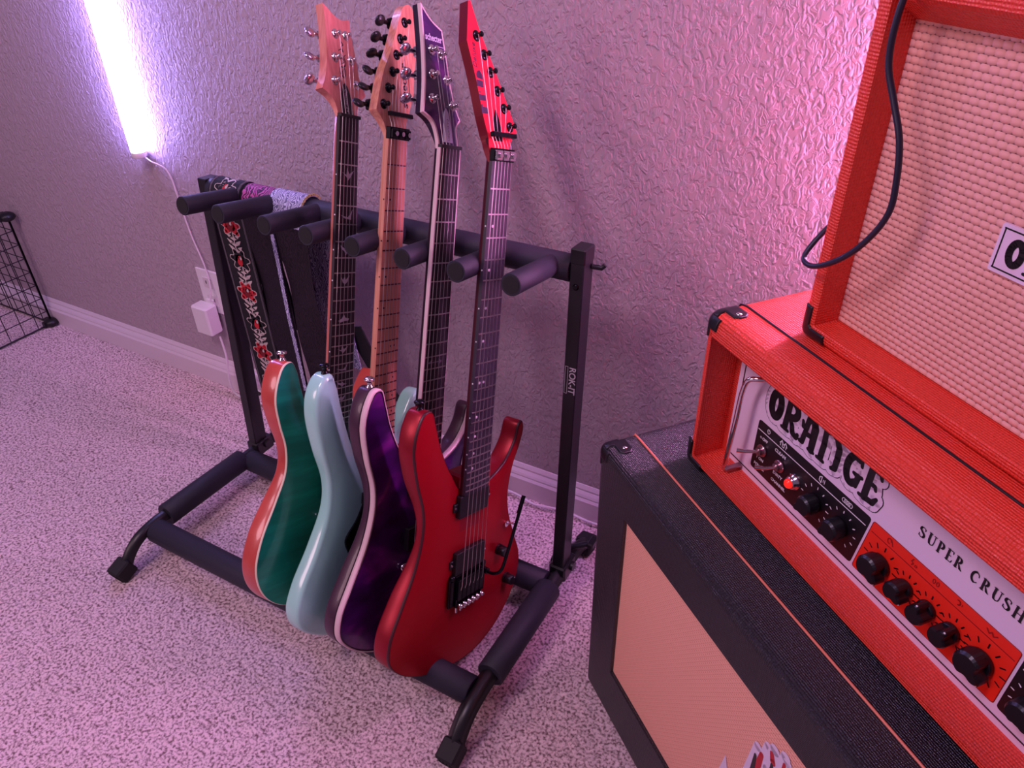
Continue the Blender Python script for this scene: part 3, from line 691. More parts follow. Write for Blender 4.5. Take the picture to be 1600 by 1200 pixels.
def dots(offs, r=.0021, both12=True):
    def f(mid, hw):
        L = []
        for k in (3, 5, 7, 9, 12, 15, 17, 19, 21):
            for q in ((0, .009) if k == 12 else (0,)):
                u = offs(k, hw(mid(k))) + (q if offs(k, .02) < 0 else -q)
                L.append(('inlay_dot', (lambda u, v: lambda b: b.cyl((u, v, -.0007), (u, v, .0003 - u * u / .6 + .0002), r, 12))(u, mid(k))))
        return L
    return f
def birds(mid, hw):
    L = []
    shapes = [[(-.013, .004), (-.004, .0005), (-.003, .011), (.002, .002), (.012, .008), (.006, -.001), (.003, -.004), (-.001, -.008), (-.003, -.003)],
              [(-.014, .0), (-.006, -.002), (.002, -.003), (.008, .003), (.012, .009), (.009, -.001), (.009, -.007), (.003, -.006), (-.005, -.005)],
              [(-.012, .007), (-.004, .002), (.001, .005), (.003, .001), (.012, -.002), (.003, -.003), (.0, -.008), (-.004, -.002), (-.010, .001)],
              [(-.010, .006), (-.005, .000), (-.001, .006), (.001, .0), (.010, .007), (.005, -.003), (.0, -.007), (-.005, -.004)],
              [(-.013, -.003), (-.005, .0), (.0, .006), (.003, .001), (.012, -.001), (.010, -.004), (.0, -.0045), (-.009, -.006)]]
    for i, k in enumerate((3, 5, 7, 9, 12, 15, 17, 19, 21)):
        sh = shapes[i % 5]; s_ = min(1, (mid(k) / .2) ** .5) if k > 12 else 1
        sh = [(x, y * (1 if k < 15 else .7)) for x, y in sh]
        L.append(('inlay_bird', (lambda sh, v: lambda b: b.prism(sh, lambda x, y, z: Vector((x, v + y, z - x * x / .6)), -.0004, .00035))(sh, mid(k))))
    return L
def arrow(mid, hw):
    L = []
    for k in (12,):
        v = mid(k)
        L.append(('inlay_arrow', lambda b: [b.prism(p, lambda x, y, z: Vector((x, v + y, z - x * x / .6)), -.0004, .00035) for p in ([(-.016, -.001), (.008, -.001), (.008, .001), (-.016, .001)], [(.006, -.005), (.015, 0), (.006, .005), (.009, 0)], [(-.016, .0), (-.010, .004), (-.006, .004), (-.012, 0)])]))
    return L

# ---------- red
RED_SIDE = mat('satin_red_metallic', (150, 14, 38), .36, .45)
RED_TOP = mat('satin_red_metallic_top', (172, 8, 30), .36, .45)
DKB = mat('dark_bound_edge', (66, 12, 26), .4)
EBONY = mat('dark_rosewood', (46, 30, 42), .45, grain=((1, .08, 1), (30, 18, 28), 90))
HROUT = [(-.030, .166), (-.045, .188), (-.060, .211), (-.077, .245), (-.089, .279), (-.099, .303), (-.113, .303), (-.126, .283), (-.132, .25), (-.122, .2), (-.106, .150), (-.104, .112), (-.116, .06), (-.141, .005), (-.163, -.045), (-.163, -.08), (-.14, -.11), (-.1, -.136), (-.04, -.155), (.035, -.160), (.10, -.132), (.146, -.072), (.152, -.02), (.130, .03), (.108, .08), (.101, .12), (.108, .165), (.122, .198), (.129, .224), (.124, .240), (.116, .236), (.108, .208), (.086, .178), (.055, .160), (.03, .152), (0, .15)]
def red_head(root, H, wf):
    hz = Matrix((Vector((1, 0, 0)), H(0, 1, 0) - H(0, 0, 0), H(0, 0, 1) - H(0, 0, 0)))
    X, Y, Z = hz[0], hz[1], hz[2]
    D = mat('logo_dark', (60, 40, 70), .3)
    # reads with its baseline to the treble side, running down the headstock edge
    mk('logo_bars', D, root, lambda b: [b.prism(p, lambda x, y, z: H(x, y, z), wf + .0001, wf + .0004) for p in (
        [(-.0335, .105), (-.0205, .104), (-.0205, .096), (-.0335, .0965)], [(-.0325, .1075), (-.0205, .106), (-.0205, .1125), (-.026, .1175), (-.0305, .116), (-.033, .112)],
        [(-.0315, .0865), (-.018, .0865), (-.018, .079), (-.0315, .079)], [(-.0295, .071), (-.0165, .071), (-.0165, .0625), (-.0295, .0625)], [(-.029, .074), (-.0265, .074), (-.0265, .071), (-.029, .071)], [(-.031, .090), (-.027, .090), (-.027, .0885), (-.031, .0885)])])
    text_part('headstock_lettering', 'Deluxe', .011, root, D, Matrix((Y, -X, Z)).transposed(), H(-.0335, .135, wf + .0003), ext=.00015, shear=.35)
    mk('truss_rod_cover', BLACKGLOSS, root, lambda b: b.prism([(-.008, .028), (.008, .028), (.0078, .045), (.005, .058), (.0, .070), (-.005, .058), (-.0078, .045)], H, wf, wf + .0016))
guitar(dict(R=[[0.155024, -0.064847, 0.985780], [0.937821, 0.323362, -0.126210], [-0.310579, 0.944051, 0.110944]], t=(-.473996, .670587, .185333), scale=.648, tilt=13,
    label='satin red electric guitar with black tremolo bridge, nearest the right end of the rack', outline=HROUT, back=-.0475, edge=-.013, contour=.017, rb=.005, rt=.003, carve=(.002, .015),
    side=RED_SIDE, top=RED_TOP, bind=DKB, bind_w=.0012, bind_d=.0016, button=(-.106, .305), button_mat=BLACKGLOSS, neck=mat('satin_red_neck', (70, 10, 26), .4), board=mat('ebony_board', (40, 34, 46), .4, grain=((1, .08, 1), (58, 50, 64), 90)),
    inlays=dots(lambda k, h: -h + .0115), inlay_mat=mat('pearl_dot', (235, 228, 235), .3), side_dots=MATS['pearl_dot'],
    head=[(-.0215, 0), (-.0215, .016), (-.0205, .03), (-.027, .060), (-.0345, .105), (-.0455, .152), (-.0345, .203), (-.030, .204), (-.017, .171), (.005, .129), (.015, .109), (.0385, .060), (.0455, .0435), (.0335, .0335), (.0235, .018), (.0215, 0)], head_sharp={0, 5, 6, 7, 12, 15},
    head_side=mat('dark_red_gloss', (120, 12, 36), .3, .3), head_face=mat('bright_red_face', (232, 24, 54), .3), head_extra=red_head,
    posts=[(-.025, .161, 1), (-.012, .139, 1), (-.002, .118, 1), (.0095, .095, 1), (.0205, .073, 1), (.030, .049, 1)], string_posts=[5, 4, 3, 2, 1, 0][::-1], tuner=BLACKGLOSS, tuner_button=BLACKGLOSS,
    nut='lock', clamp=CHROME, bridge='trem', whammy=True, pickups=[(.117, .154), (.018, .057)], knobs=[(.085, .018), (.112, -.047)], knob_black=True, switch=(.098, .062)))

# ---------- purple
CREAM = mat('pink_cream_binding', (226, 196, 200), .35)
def flame(name, ca, cb, cc, rough, coat, scx=(5, 16, 5)):
    m = mat(name, ca, rough, coat=coat); nt = m.node_tree; N, L = nt.nodes, nt.links; b = N['Principled BSDF']
    tc = N.new('ShaderNodeTexCoord'); mp = N.new('ShaderNodeMapping'); mp.inputs['Scale'].default_value = scx; L.new(tc.outputs['Object'], mp.inputs[0])
    n = N.new('ShaderNodeTexNoise'); n.inputs['Scale'].default_value = 2.6; n.inputs['Detail'].default_value = 4; n.inputs['Distortion'].default_value = .3; L.new(mp.outputs[0], n.inputs['Vector'])
    r = N.new('ShaderNodeValToRGB'); e = r.color_ramp.elements; e[0].position = .32; e[0].color = lin(ca); e[1].position = .7; e[1].color = lin(cc)
    q = r.color_ramp.elements.new(.52); q.color = lin(cb)
    L.new(n.outputs[0], r.inputs[0]); L.new(r.outputs[0], b.inputs['Base Color']); return m
PTOP = flame('purple_quilt', (22, 5, 38), (60, 12, 84), (128, 34, 132), .3, .5, (4, 7, 4))
def purple_head(root, H, wf):
    X, Y, Z = Vector((1, 0, 0)), H(0, 1, 0) - H(0, 0, 0), H(0, 0, 1) - H(0, 0, 0)
    SV = mat('silver_print', (215, 205, 225), .35)
    text_part('headstock_lettering', 'schecter', .0125, root, SV, Matrix((X, Y, Z)).transposed(), H(-.0125, .148, wf + .0004), ext=.0001, bold=.0003, xs=.80)
    mk('lettering_underline', SV, root, lambda b: b.box(H(.001, .1385, wf + .0004), (.0065, .0004, .0001), Matrix((X, Y, Z)).transposed()))
    tr = mk('truss_rod_cover', mat('pale_cover', (205, 190, 215), .35), root, lambda b: b.prism([(-.0095, .009), (.0095, .009), (.0075, .03), (.004, .05), (.0, .056), (-.004, .05), (-.0075, .03)], H, wf, wf + .002))
    text_part('cover_lettering', 'C-1 CUSTOM', .0052, tr, mat('dark_print', (40, 20, 50), .5), Matrix((-Y, X, Z)).transposed(), H(0.0005, .026, wf + .0022), ext=.0001)
PH = [(-.0215, 0), (-.0215, .014), (-.0285, .0345), (-.0475, .046), (-.0385, .089), (-.0345, .135), (-.0335, .190), (-.014, .172), (.0072, .162), (.011, .133), (.016, .090), (.022, .062), (.0315, .042), (.0215, .031), (.0212, .012), (.0215, 0)]
guitar(dict(R=[[0.137082, -0.062765, 0.988569], [0.932830, 0.343902, -0.107518], [-0.333222, 0.936906, 0.105692]], t=(-.565480, .665902, .193495), scale=.648, tilt=12,
    label='dark purple quilted electric guitar with wide pink-cream edging, between the red and pale mint guitars', outline=[(x, y) for x, y in HROUT], back=-.0480, edge=-.0125, contour=.010, rb=.006, rt=.004, carve=(.003, .02),
    side=mat('dark_plum_lacquer', (62, 26, 52), .38, coat=.2), top=PTOP, bind=CREAM, bind_w=.0052, bind_d=.0030, bind_label='wide pink-cream binding', purf=mat('dark_purfling', (40, 16, 36), .4),
    button=(-.106, .306), button_mat=CHROME, neck=mat('black_satin_neck', (34, 18, 34), .4), board=EBONY, nbind=CREAM,
    inlays=arrow, inlay_mat=mat('grey_pearl', (130, 115, 135), .35), side_dots=BLACKPLAST,
    head=PH, head_sharp={0, 3, 6, 8, 12, 15}, head_side=mat('plum_black', (36, 20, 46), .3), head_face=PTOP, head_bind=CREAM, head_extra=purple_head,
    posts=[(-.026, .066, -1), (-.021, .099, -1), (-.018, .132, -1), (.001, .129, 1), (.008, .095, 1), (.017, .061, 1)], string_posts=[0, 1, 2, 3, 4, 5], tuner=CHROME, tuner_button=mat('satin_chrome', (200, 190, 205), .25, 1),
    nut='nut', nut_mat=BLACKPLAST, bridge='tom', pickups=[(.117, .154), (.024, .062)], knobs=[(.085, .018), (.112, -.047)], knob_black=False))

# ---------- mint
MAPLE = mat('maple', (226, 160, 132), .35, grain=((30, .5, 30), (198, 120, 100), 8), coat=.3)
def mint_head(root, H, wf):
    X, Y, Z = Vector((1, 0, 0)), H(0, 1, 0) - H(0, 0, 0), H(0, 0, 1) - H(0, 0, 0)
    BK = mat('black_print', (24, 16, 28), .5)
    text_part('headstock_lettering', 'schecter', .0185, root, BK, Matrix((Y, -X, Z)).transposed(), H(.0265, .080, wf + .0002), ext=.0001, bold=.0004)
    mk('lettering_underline', BK, root, lambda b: b.box(H(.0375, .086, wf + .0003), (.0005, .017, .0001), Matrix((X, Y, Z)).transposed()))
MH = [(-.0215, 0), (-.0215, .010), (-.027, .024), (-.0405, .039), (-.0205, .092), (-.0005, .1255), (.0245, .177), (.034, .192), (.048, .197), (.060, .188), (.063, .160), (.058, .125), (.0515, .095), (.046, .066), (.036, .045), (.025, .022), (.0215, 0)]
guitar(dict(R=[[0.051996, -0.067256, 0.996380], [0.938257, 0.344985, -0.025676], [-0.342009, 0.936196, 0.081041]], t=(-.657762, .669017, .193135), scale=.648, tilt=8,
    label='pale mint electric guitar with maple neck and black hardware, between the green and purple guitars',
    outline=[(-.030, .160), (-.046, .168), (-.058, .19), (-.076, .237), (-.090, .28), (-.102, .301), (-.118, .296), (-.131, .272), (-.133, .240), (-.118, .18), (-.101, .125), (-.101, .075), (-.122, .015), (-.152, -.040), (-.163, -.078), (-.153, -.11), (-.12, -.138), (-.07, -.160), (.02, -.168), (.10, -.142), (.152, -.085), (.158, -.03), (.13, .035), (.104, .09), (.102, .135), (.115, .185), (.127, .214), (.122, .235), (.103, .232), (.078, .195), (.05, .165), (.03, .158), (0, .156)],
    back=-.0495, edge=-.0185, rb=.007, rt=.007, carve=(.008, .016), cpow=1.0, contour=.008,
    side=mat('mint_gloss', (170, 232, 218), .22, coat=.6), top=MATS['mint_gloss'], button=(-.106, .303), button_mat=BLACKGLOSS, neck=MAPLE, board=MAPLE, fret=mat('dark_fret', (96, 52, 56), .35, .6),
    inlays=dots(lambda k, h: (-h + .0105) if k < 12 else (h - .0105), .0015), inlay_mat=BLACKPLAST, side_dots=BLACKPLAST,
    head=MH, head_sharp={0, 3, 16}, head_side=MAPLE, head_face=MAPLE, head_extra=mint_head,
    posts=[(-.024, .048, -1), (-.011, .072, -1), (.0005, .096, -1), (.0115, .121, -1), (.0225, .145, -1), (.0345, .170, -1)], string_posts=[0, 1, 2, 3, 4, 5], tuner=BLACKGLOSS, tuner_button=BLACKPLAST,
    nut='lock', clamp=BLACKGLOSS, bridge='trem', pickups=[(.117, .150), (.070, .09)], knobs=[(.085, .018)], knob_black=True,
    guard=[(-.03, .13), (-.024, .095), (-.045, .048), (-.071, .018), (-.064, -.006), (-.055, -.02), (.03, -.045), (.10, -.08), (.135, -.05), (.10, .05), (.09, .12), (.06, .15), (.03, .15), (0, .152)]))

# ---------- green
GTOP = flame('green_flame', (0, 118, 92), (0, 138, 108), (16, 164, 130), .3, .7, (1.6, 17, 1.6))
GSIDE = mat('mahogany_gloss', (186, 66, 58), .28, grain=((1, 1, 1), (206, 84, 72), 18), coat=.5)
def green_head(root, H, wf):
    X, Y, Z = Vector((1, 0, 0)), H(0, 1, 0) - H(0, 0, 0), H(0, 0, 1) - H(0, 0, 0)
    INK = mat('ink_signature', (60, 24, 34), .5)
    sig = [[(.0, .060), (-.006, .066), (-.004, .074), (.004, .074), (.006, .066), (.001, .059), (.0, .068), (.006, .078)], [(.0, .080), (.006, .083), (.002, .088), (-.003, .086), (.004, .092)], [(-.004, .098), (.002, .101), (.006, .097), (.003, .105), (.007, .108), (.003, .112)], [(.006, .076), (.009, .083), (.006, .09), (.010, .094)]]
    mk('signature_lettering', INK, root, lambda b: [b.tube([H(x, y, wf + .0002) for x, y in smooth_loop([(a, c, 0) for a, c in s_], n=4, closed=False) and [(p.x, p.y) for p in smooth_loop([(a, c, 0) for a, c in s_], n=4, closed=False)]], .0007, 5) for s_ in sig])
    tr = mk('truss_rod_cover', BLACKPLAST, root, lambda b: b.prism([(-.012, .005), (.012, .005), (.0115, .02), (.009, .035), (.005, .046), (.0, .051), (-.005, .046), (-.009, .035), (-.0115, .02)], H, wf, wf + .0018))
    text_part('cover_lettering', 'Custom 24', .0075, tr, MATS['print_grey'], Matrix((-Y, X, Z)).transposed(), H(0, .026, wf + .002), ext=.0001, shear=.2)
GH = [(-.0215, 0), (-.0215, .010), (-.0255, .021), (-.0355, .0305), (-.0485, .0365), (-.0380, .057), (-.0315, .082), (-.0285, .110), (-.0265, .137), (-.0275, .160), (-.018, .155), (-.008, .149), (.0075, .1445), (.0275, .149), (.029, .121), (.0345, .086), (.0375, .060), (.0475, .040), (.0335, .029), (.0235, .015), (.0215, 0)]
guitar(dict(R=[[0.041563, -0.093493, 0.994752], [0.930009, 0.367512, -0.004317], [-0.365180, 0.925307, 0.102224]], t=(-.732720, .662578, .233046), scale=.635, tilt=11,
    label='emerald green flame-top electric guitar with reddish sides, leftmost of the four in the rack',
    outline=[(-.030, .158), (-.05, .172), (-.068, .195), (-.080, .225), (-.088, .25), (-.099, .266), (-.114, .262), (-.126, .238), (-.130, .208), (-.121, .170), (-.108, .130), (-.108, .09), (-.128, .045), (-.155, -.008), (-.166, -.055), (-.156, -.095), (-.125, -.13), (-.06, -.157), (.01, -.162), (.08, -.15), (.135, -.11), (.158, -.055), (.148, .0), (.118, .06), (.104, .11), (.108, .155), (.118, .19), (.118, .215), (.104, .224), (.09, .21), (.075, .185), (.055, .168), (.03, .158), (0, .156)],
    back=-.0480, edge=-.0125, contour=.012, rb=.005, rt=.0018, carve=(.005, .028), side=GSIDE, top=GTOP, bind=mat('natural_maple_line', (236, 216, 190), .4), bind_w=.0016, bind_d=.0008,
    button=(-.100, .268), button_mat=CHROME, neck=mat('mahogany_neck', (206, 120, 104), .3, grain=((1, .06, 1), (186, 96, 84), 60), coat=.3), board=EBONY,
    inlays=birds, inlay_mat=mat('bright_pearl', (200, 190, 205), .3), side_dots=MATS['pearl_dot'], head=GH, head_sharp={0, 4, 9, 13, 17, 20},
    head_side=mat('mahogany_head', (232, 152, 138), .35, grain=((20, 1, 20), (212, 126, 114), 10)), head_face=MATS['mahogany_head'], head_extra=green_head,
    posts=[(-.020, .052, -1), (-.014, .086, -1), (-.008, .121, -1), (.015, .123, 1), (.021, .088, 1), (.028, .053, 1)], string_posts=[0, 1, 2, 3, 4, 5], tuner=CHROME, tuner_button=MATS['satin_chrome'],
    nut='nut', nut_mat=BLACKPLAST, bridge='tom', pickups=[(.115, .152), (.024, .062)], knobs=[(.10, -.01)], knob_black=True))

# ================================================================ AMPLIFIERS
# cabinet frame: X = along the front to the right, Y = depth (into the box), Z = up
dX = Vector((.777, -.630, 0)).normalized(); dY = Vector((.630, .777, 0)).normalized(); dY = (dY - dX * dY.dot(dX)).normalized()
RA = Matrix((dX, dY, Vector((0, 0, 1)))).transposed(); TA = Vector((-.284, .713, 0))
ORANGE = mat('orange_tolex', (240, 66, 48), .38, bump=('tolex', 105, .8, .0007), spec=.6)
ORANGE_IN = ORANGE
BTOLEX = mat('black_tolex', (26, 25, 34), .36, bump=('tolex', 130, .9, .0007), spec=.8)
def shell(b, x0, x1, y0, y1, z0, z1, r, fw, rec, bot=None, top=None):
    """amp box: rounded outer edges, front opening of frame width fw recessed by rec"""
    bot = bot if bot is not None else fw; top = fw if top is None else top
    def ring(ins, y): return [(x0 + ins, y, z0 + ins), (x1 - ins, y, z0 + ins), (x1 - ins, y, z1 - ins), (x0 + ins, y, z1 - ins)]
    prof = [(r, y1), (r * .3, y1 - r * .3), (0, y1 - r), (0, y0 + r), (r * .12, y0 + r * .5), (r * .5, y0 + r * .12), (r, y0)]
    # rounded-corner rings
    def rr(ins, y, rad):
        pts = []; a, c, d_, e = x0 + ins, x1 - ins, z0 + ins, z1 - ins
        for (px, pz, a0) in ((c, e, 0), (a, e, 90), (a, d_, 180), (c, d_, 270)):
            for k in range(5):
                t = math.radians(a0 + k * 22.5); sx = -1 if px == c else 1; sz = -1 if pz == e else 1
                pts.append((px + sx * rad + rad * math.cos(t), y, pz + sz * rad + rad * math.sin(t)))
        return pts
    rings = [rr(i, y, max(r - i, .0015)) for i, y in prof]; m = len(rings[0])
    # inner opening
    def inner(dx, dzb, y, dzt=0):
        a, c, d_, e = x0 + dx, x1 - dx, z0 + dzb, z1 - dzt; pts = []
        for (px, pz, a0) in ((c, e, 0), (a, e, 90), (a, d_, 180), (c, d_, 270)):
            for k in range(5):
                t = math.radians(a0 + k * 22.5); sx = -1 if px == c else 1; sz = -1 if pz == e else 1; rad = .0015
                pts.append((px + sx * rad + rad * math.cos(t), y, pz + sz * rad + rad * math.sin(t)))
        return pts
    rings += [inner(fw, bot, y0, top), inner(fw + .001, bot + .001, y0 + .001, top + .001), inner(fw + .001, bot + .001, y0 + rec, top + .001)]
    vs = [p for g in rings for p in g]
    b.add(vs, [(i * m + j, i * m + (j + 1) % m, (i + 1) * m + (j + 1) % m, (i + 1) * m + j) for i in range(len(rings) - 1) for j in range(m)], 0, False)
    for k_ in range(len(b.sm) - (len(rings) - 1) * m, len(b.sm) - 4 * m): b.sm[k_] = True
    b.add(rings[0], [tuple(range(m))], 0); b.add(rings[-1], [tuple(range(m))], 0)
def corner(b, x, y, z, sx, sz, r=.014, full=True, sc=1.0):
    """moulded corner protector wrapping the rounded corner at (x, y, z); sx, sz point into the box"""
    N_ = 20; L = .040 * sc; t = .0018
    masks = {
     'front': lambda a, c: (a < .0095 and c < .030) or (a < .024 and c < .019) if full else (a < .013 and c < .034) or (a < .034 and c < .013) or (a + c < .028),
     'top': lambda a, c: (a < .017 and c < .024) or ((a - .028) ** 2 + (c - .023) ** 2 < .0088 ** 2) or (.010 < a < .030 and .014 < c < .0318),
     'side': lambda a, c: (a < .022 and c < .018) or ((a - .022) ** 2 + (c - .012) ** 2 < .008 ** 2)}
    def pos(p, tt):
        q = Vector([max(v, r) for v in p]); d_ = Vector(p) - q
        d_ = d_.normalized() * (r + tt) if d_.length > 1e-9 else d_
        w_ = q + d_; return Vector((x + sx * w_.x, y + w_.y, z + sz * w_.z))
    for nm, mk_ in masks.items():
        f3 = {'front': lambda a, c: (a, 0, c), 'top': lambda a, c: (a, c, 0), 'side': lambda a, c: (0, a, c)}[nm]
        cells = {(i, j) for i in range(N_) for j in range(N_) if mk_((i + .5) * L / N_ / sc, (j + .5) * L / N_ / sc)}
        if not cells: continue
        idx = {}; vs = []
        def vid(i, j, lay):
            k = (i, j, lay)
            if k not in idx: idx[k] = len(vs); vs.append(pos(f3(i * L / N_, j * L / N_), t if lay else -.001))
            return idx[k]
        fs = []
        for i, j in cells:
            fs.append((vid(i, j, 1), vid(i + 1, j, 1), vid(i + 1, j + 1, 1), vid(i, j + 1, 1)))
            for (di, dj, p, q) in ((-1, 0, (i, j), (i, j + 1)), (1, 0, (i + 1, j), (i + 1, j + 1)), (0, -1, (i, j), (i + 1, j)), (0, 1, (i, j + 1), (i + 1, j + 1))):
                if (i + di, j + dj) not in cells: fs.append((vid(*p, 1), vid(*q, 1), vid(*q, 0), vid(*p, 0)))
        b.add(vs, fs, 0, True)
# ---- black cabinet
cab = thing('speaker_cabinet', 'large black speaker cabinet with copper piping standing on the carpet, bottom of the stack', 'speaker', TA, RA, (.36, .17, 0))
BX1 = .75
mk('cabinet_shell', BTOLEX, cab, lambda b: shell(b, 0, BX1, 0, .34, .004, .513, .013, .075, .008, .114, .071))
mk('speaker_grille', weave_mat('salmon_weave', (242, 176, 152), (128, 50, 50), .0060, .0042, 1.0), cab, lambda b: b.box((BX1 / 2, .0085, .28), (BX1 / 2 - .072, .003, .165)))
mk('copper_piping', mat('copper_piping', (226, 128, 104), .35), cab, lambda b: (b.tube([(.0, .05, .40), (-.0005, .05, .5), (.006, .05, .5128), (.02, .05, .5135), (BX1 - .02, .05, .5135)], .0014, 8), b.tube([(-.0006, .05, .02), (-.0006, .05, .42)], .0014, 8)))
for sx, x in ((1, 0), (-1, BX1)):
    c_ = mk('corner_protector', BLACKPLAST, cab, lambda b: corner(b, x, 0, .513, sx, -1, .012))
    mk('corner_screw', CHROME, c_, lambda b: b.lathe((x + sx * .026, .0235, .5145), (0, 0, 1), [(0, .0035), (.001, .003), (.0016, .001)], 12))
for x in (.04, BX1 - .04): mk('rubber_foot', RUBBER, cab, lambda b: [b.cyl((x, y, 0), (x, y, .006), .015, 16) for y in (.04, .3)])
# sticker shapes on the grille (flat vinyl)
st1 = mk('sticker', mat('sticker_white', (228, 210, 232), .4), cab, lambda b: b.prism([(.312, .20), (.325, .298), (.352, .23)], lambda x, y, z: Vector((x, .0050 - z, y)), 0, .0005), 'white triangular sticker with a black centre')
mk('sticker_print', BLACKPLAST, st1, lambda b: b.prism([(.320, .22), (.3285, .277), (.342, .235)], lambda x, y, z: Vector((x, .0050 - z, y)), .0005, .0007))
ft = lambda x, y, z: Vector((x + .025, .0050 - z, y + .062))
st2 = mk('sticker', MATS['sticker_white'], cab, lambda b: strokes(b, [([(.332, .24), (.338, .315)], .006), ([(.340, .24), (.350, .334)], .006), ([(.350, .25), (.358, .341)], .007), ([(.365, .25), (.372, .350)], .007), ([(.385, .24), (.376, .346)], .006), ([(.35, .22), (.37, .30)], .02)], ft, .0004), 'white-bordered sticker with red and black shapes')
mk('sticker_print', [mat('sticker_red', (190, 24, 44), .4), BLACKPLAST], st2, lambda b: (strokes(b, [([(.343, .25), (.345, .312)], [.007, .003]), ([(.373, .34), (.376, .30), (.388, .25)], [.002, .004, .003]), ([(.356, .332), (.360, .322)], [.003, .004])], ft, .0006, 0), strokes(b, [([(.338, .30), (.340, .26)], [.002, .004]), ([(.360, .318), (.362, .30), (.37, .285)], [.002, .003, .004]), ([(.356, .26), (.366, .28)], .006)], ft, .0007, 1)))

# ---- orange head
HX0, HX1, HY0, HZ0, HZ1 = .072, .628, .083, .5145, .728
head = thing('guitar_amplifier', 'glossy orange-red amplifier head with white control panel, middle of the stack', 'amplifier', TA, RA, (.35, .2, HZ0))
mk('amplifier_shell', ORANGE, head, lambda b: shell(b, HX0, HX1, HY0, .30, HZ0 + .0005, HZ1, .017, .0135, .044, .010, .0275))
mk('black_piping', mat('black_piping', (26, 10, 24), .3), head, lambda b: (b.tube([(HX0 - .0004, .125, HZ1 - .05), (HX0 - .0002, .125, HZ1 - .012), (HX0 + .006, .125, HZ1 - .002), (HX0 + .016, .125, HZ1 + .0006), (HX1 - .016, .125, HZ1 + .0006)], .0013, 8)))
for sx, x in ((1, HX0), (-1, HX1)):
    for sz, z in ((-1, HZ1), (1, HZ0 + .0005)):
        c_ = mk('corner_protector', BLACKPLAST, head, lambda b: corner(b, x, HY0, z, sx, sz, .016 if sz < 0 else .010, sz < 0))
        if sz < 0: mk('corner_screw', CHROME, c_, lambda b: b.lathe((x + sx * .0285, HY0 + .0225, z + .0015), (0, 0, 1), [(0, .0035), (.001, .003), (.0016, .001)], 12))
PY = .125; pf = lambda x, y, z: Vector((x, PY - z, y))
PW = mat('white_panel', (232, 208, 232), .3); PBK = mat('panel_black', (20, 16, 22), .35); POR = mat('panel_orange', (238, 42, 22), .4)
pan = mk('control_panel', PW, head, lambda b: b.box(((.096 + HX1 - .024) / 2, PY + .004, .605), ((HX1 - .024 - .096) / 2, .004, .082)))
mk('panel_rim', mat('rim_dark', (60, 20, 30), .4), pan, lambda b: [b.box(c_, h_) for c_, h_ in (((.35, PY - .0004, .5345), (.25, .0005, .0005)), ((.1045, PY - .0004, .61), (.0005, .0005, .076)))])
def rpoly(pts, r=.004):
    out = []
    n = len(pts)
    for i in range(n):
        p, a, c = Vector(pts[i]), Vector(pts[i - 1]), Vector(pts[(i + 1) % n]); u, v = (a - p).normalized() * r, (c - p).normalized() * r
        for t in (0, .33, .67, 1): out.append(tuple((p + u * (1 - t) ** 2 + v * t ** 2)))
    return out
mk('black_panel_field', PBK, pan, lambda b: b.prism(rpoly([(.142, .544), (.306, .544), (.3135, .612), (.142, .612)]), pf, 0, .0003))
mk('orange_panel_field', POR, pan, lambda b: b.prism(rpoly([(.309, .544), (.474, .544), (.4745, .612), (.3165, .612)], .003), pf, 0, .0003))
mk('black_panel_field', PBK, pan, lambda b: b.prism(rpoly([(.477, .544), (.60, .544), (.60, .612), (.4775, .612)]), pf, 0, .0003))
for lx, lw_ in ((.2265, .083), (.54, .06)): mk('panel_line', WHITEPL, pan, lambda b: b.box((lx, PY - .0004, .5995), (lw_, .0001, .0005)))
mk('panel_line', mat('dark_red_line', (140, 10, 16), .4), pan, lambda b: b.box((.395, PY - .0004, .5995), (.0775, .0001, .0004)))
mk('field_outline', MATS['dark_red_line'], pan, lambda b: b.tube([pf(x, y, .0003) for x, y in rpoly([(.309, .544), (.474, .544), (.4745, .612), (.3165, .612)], .003)], .0004, 4, closed=True))
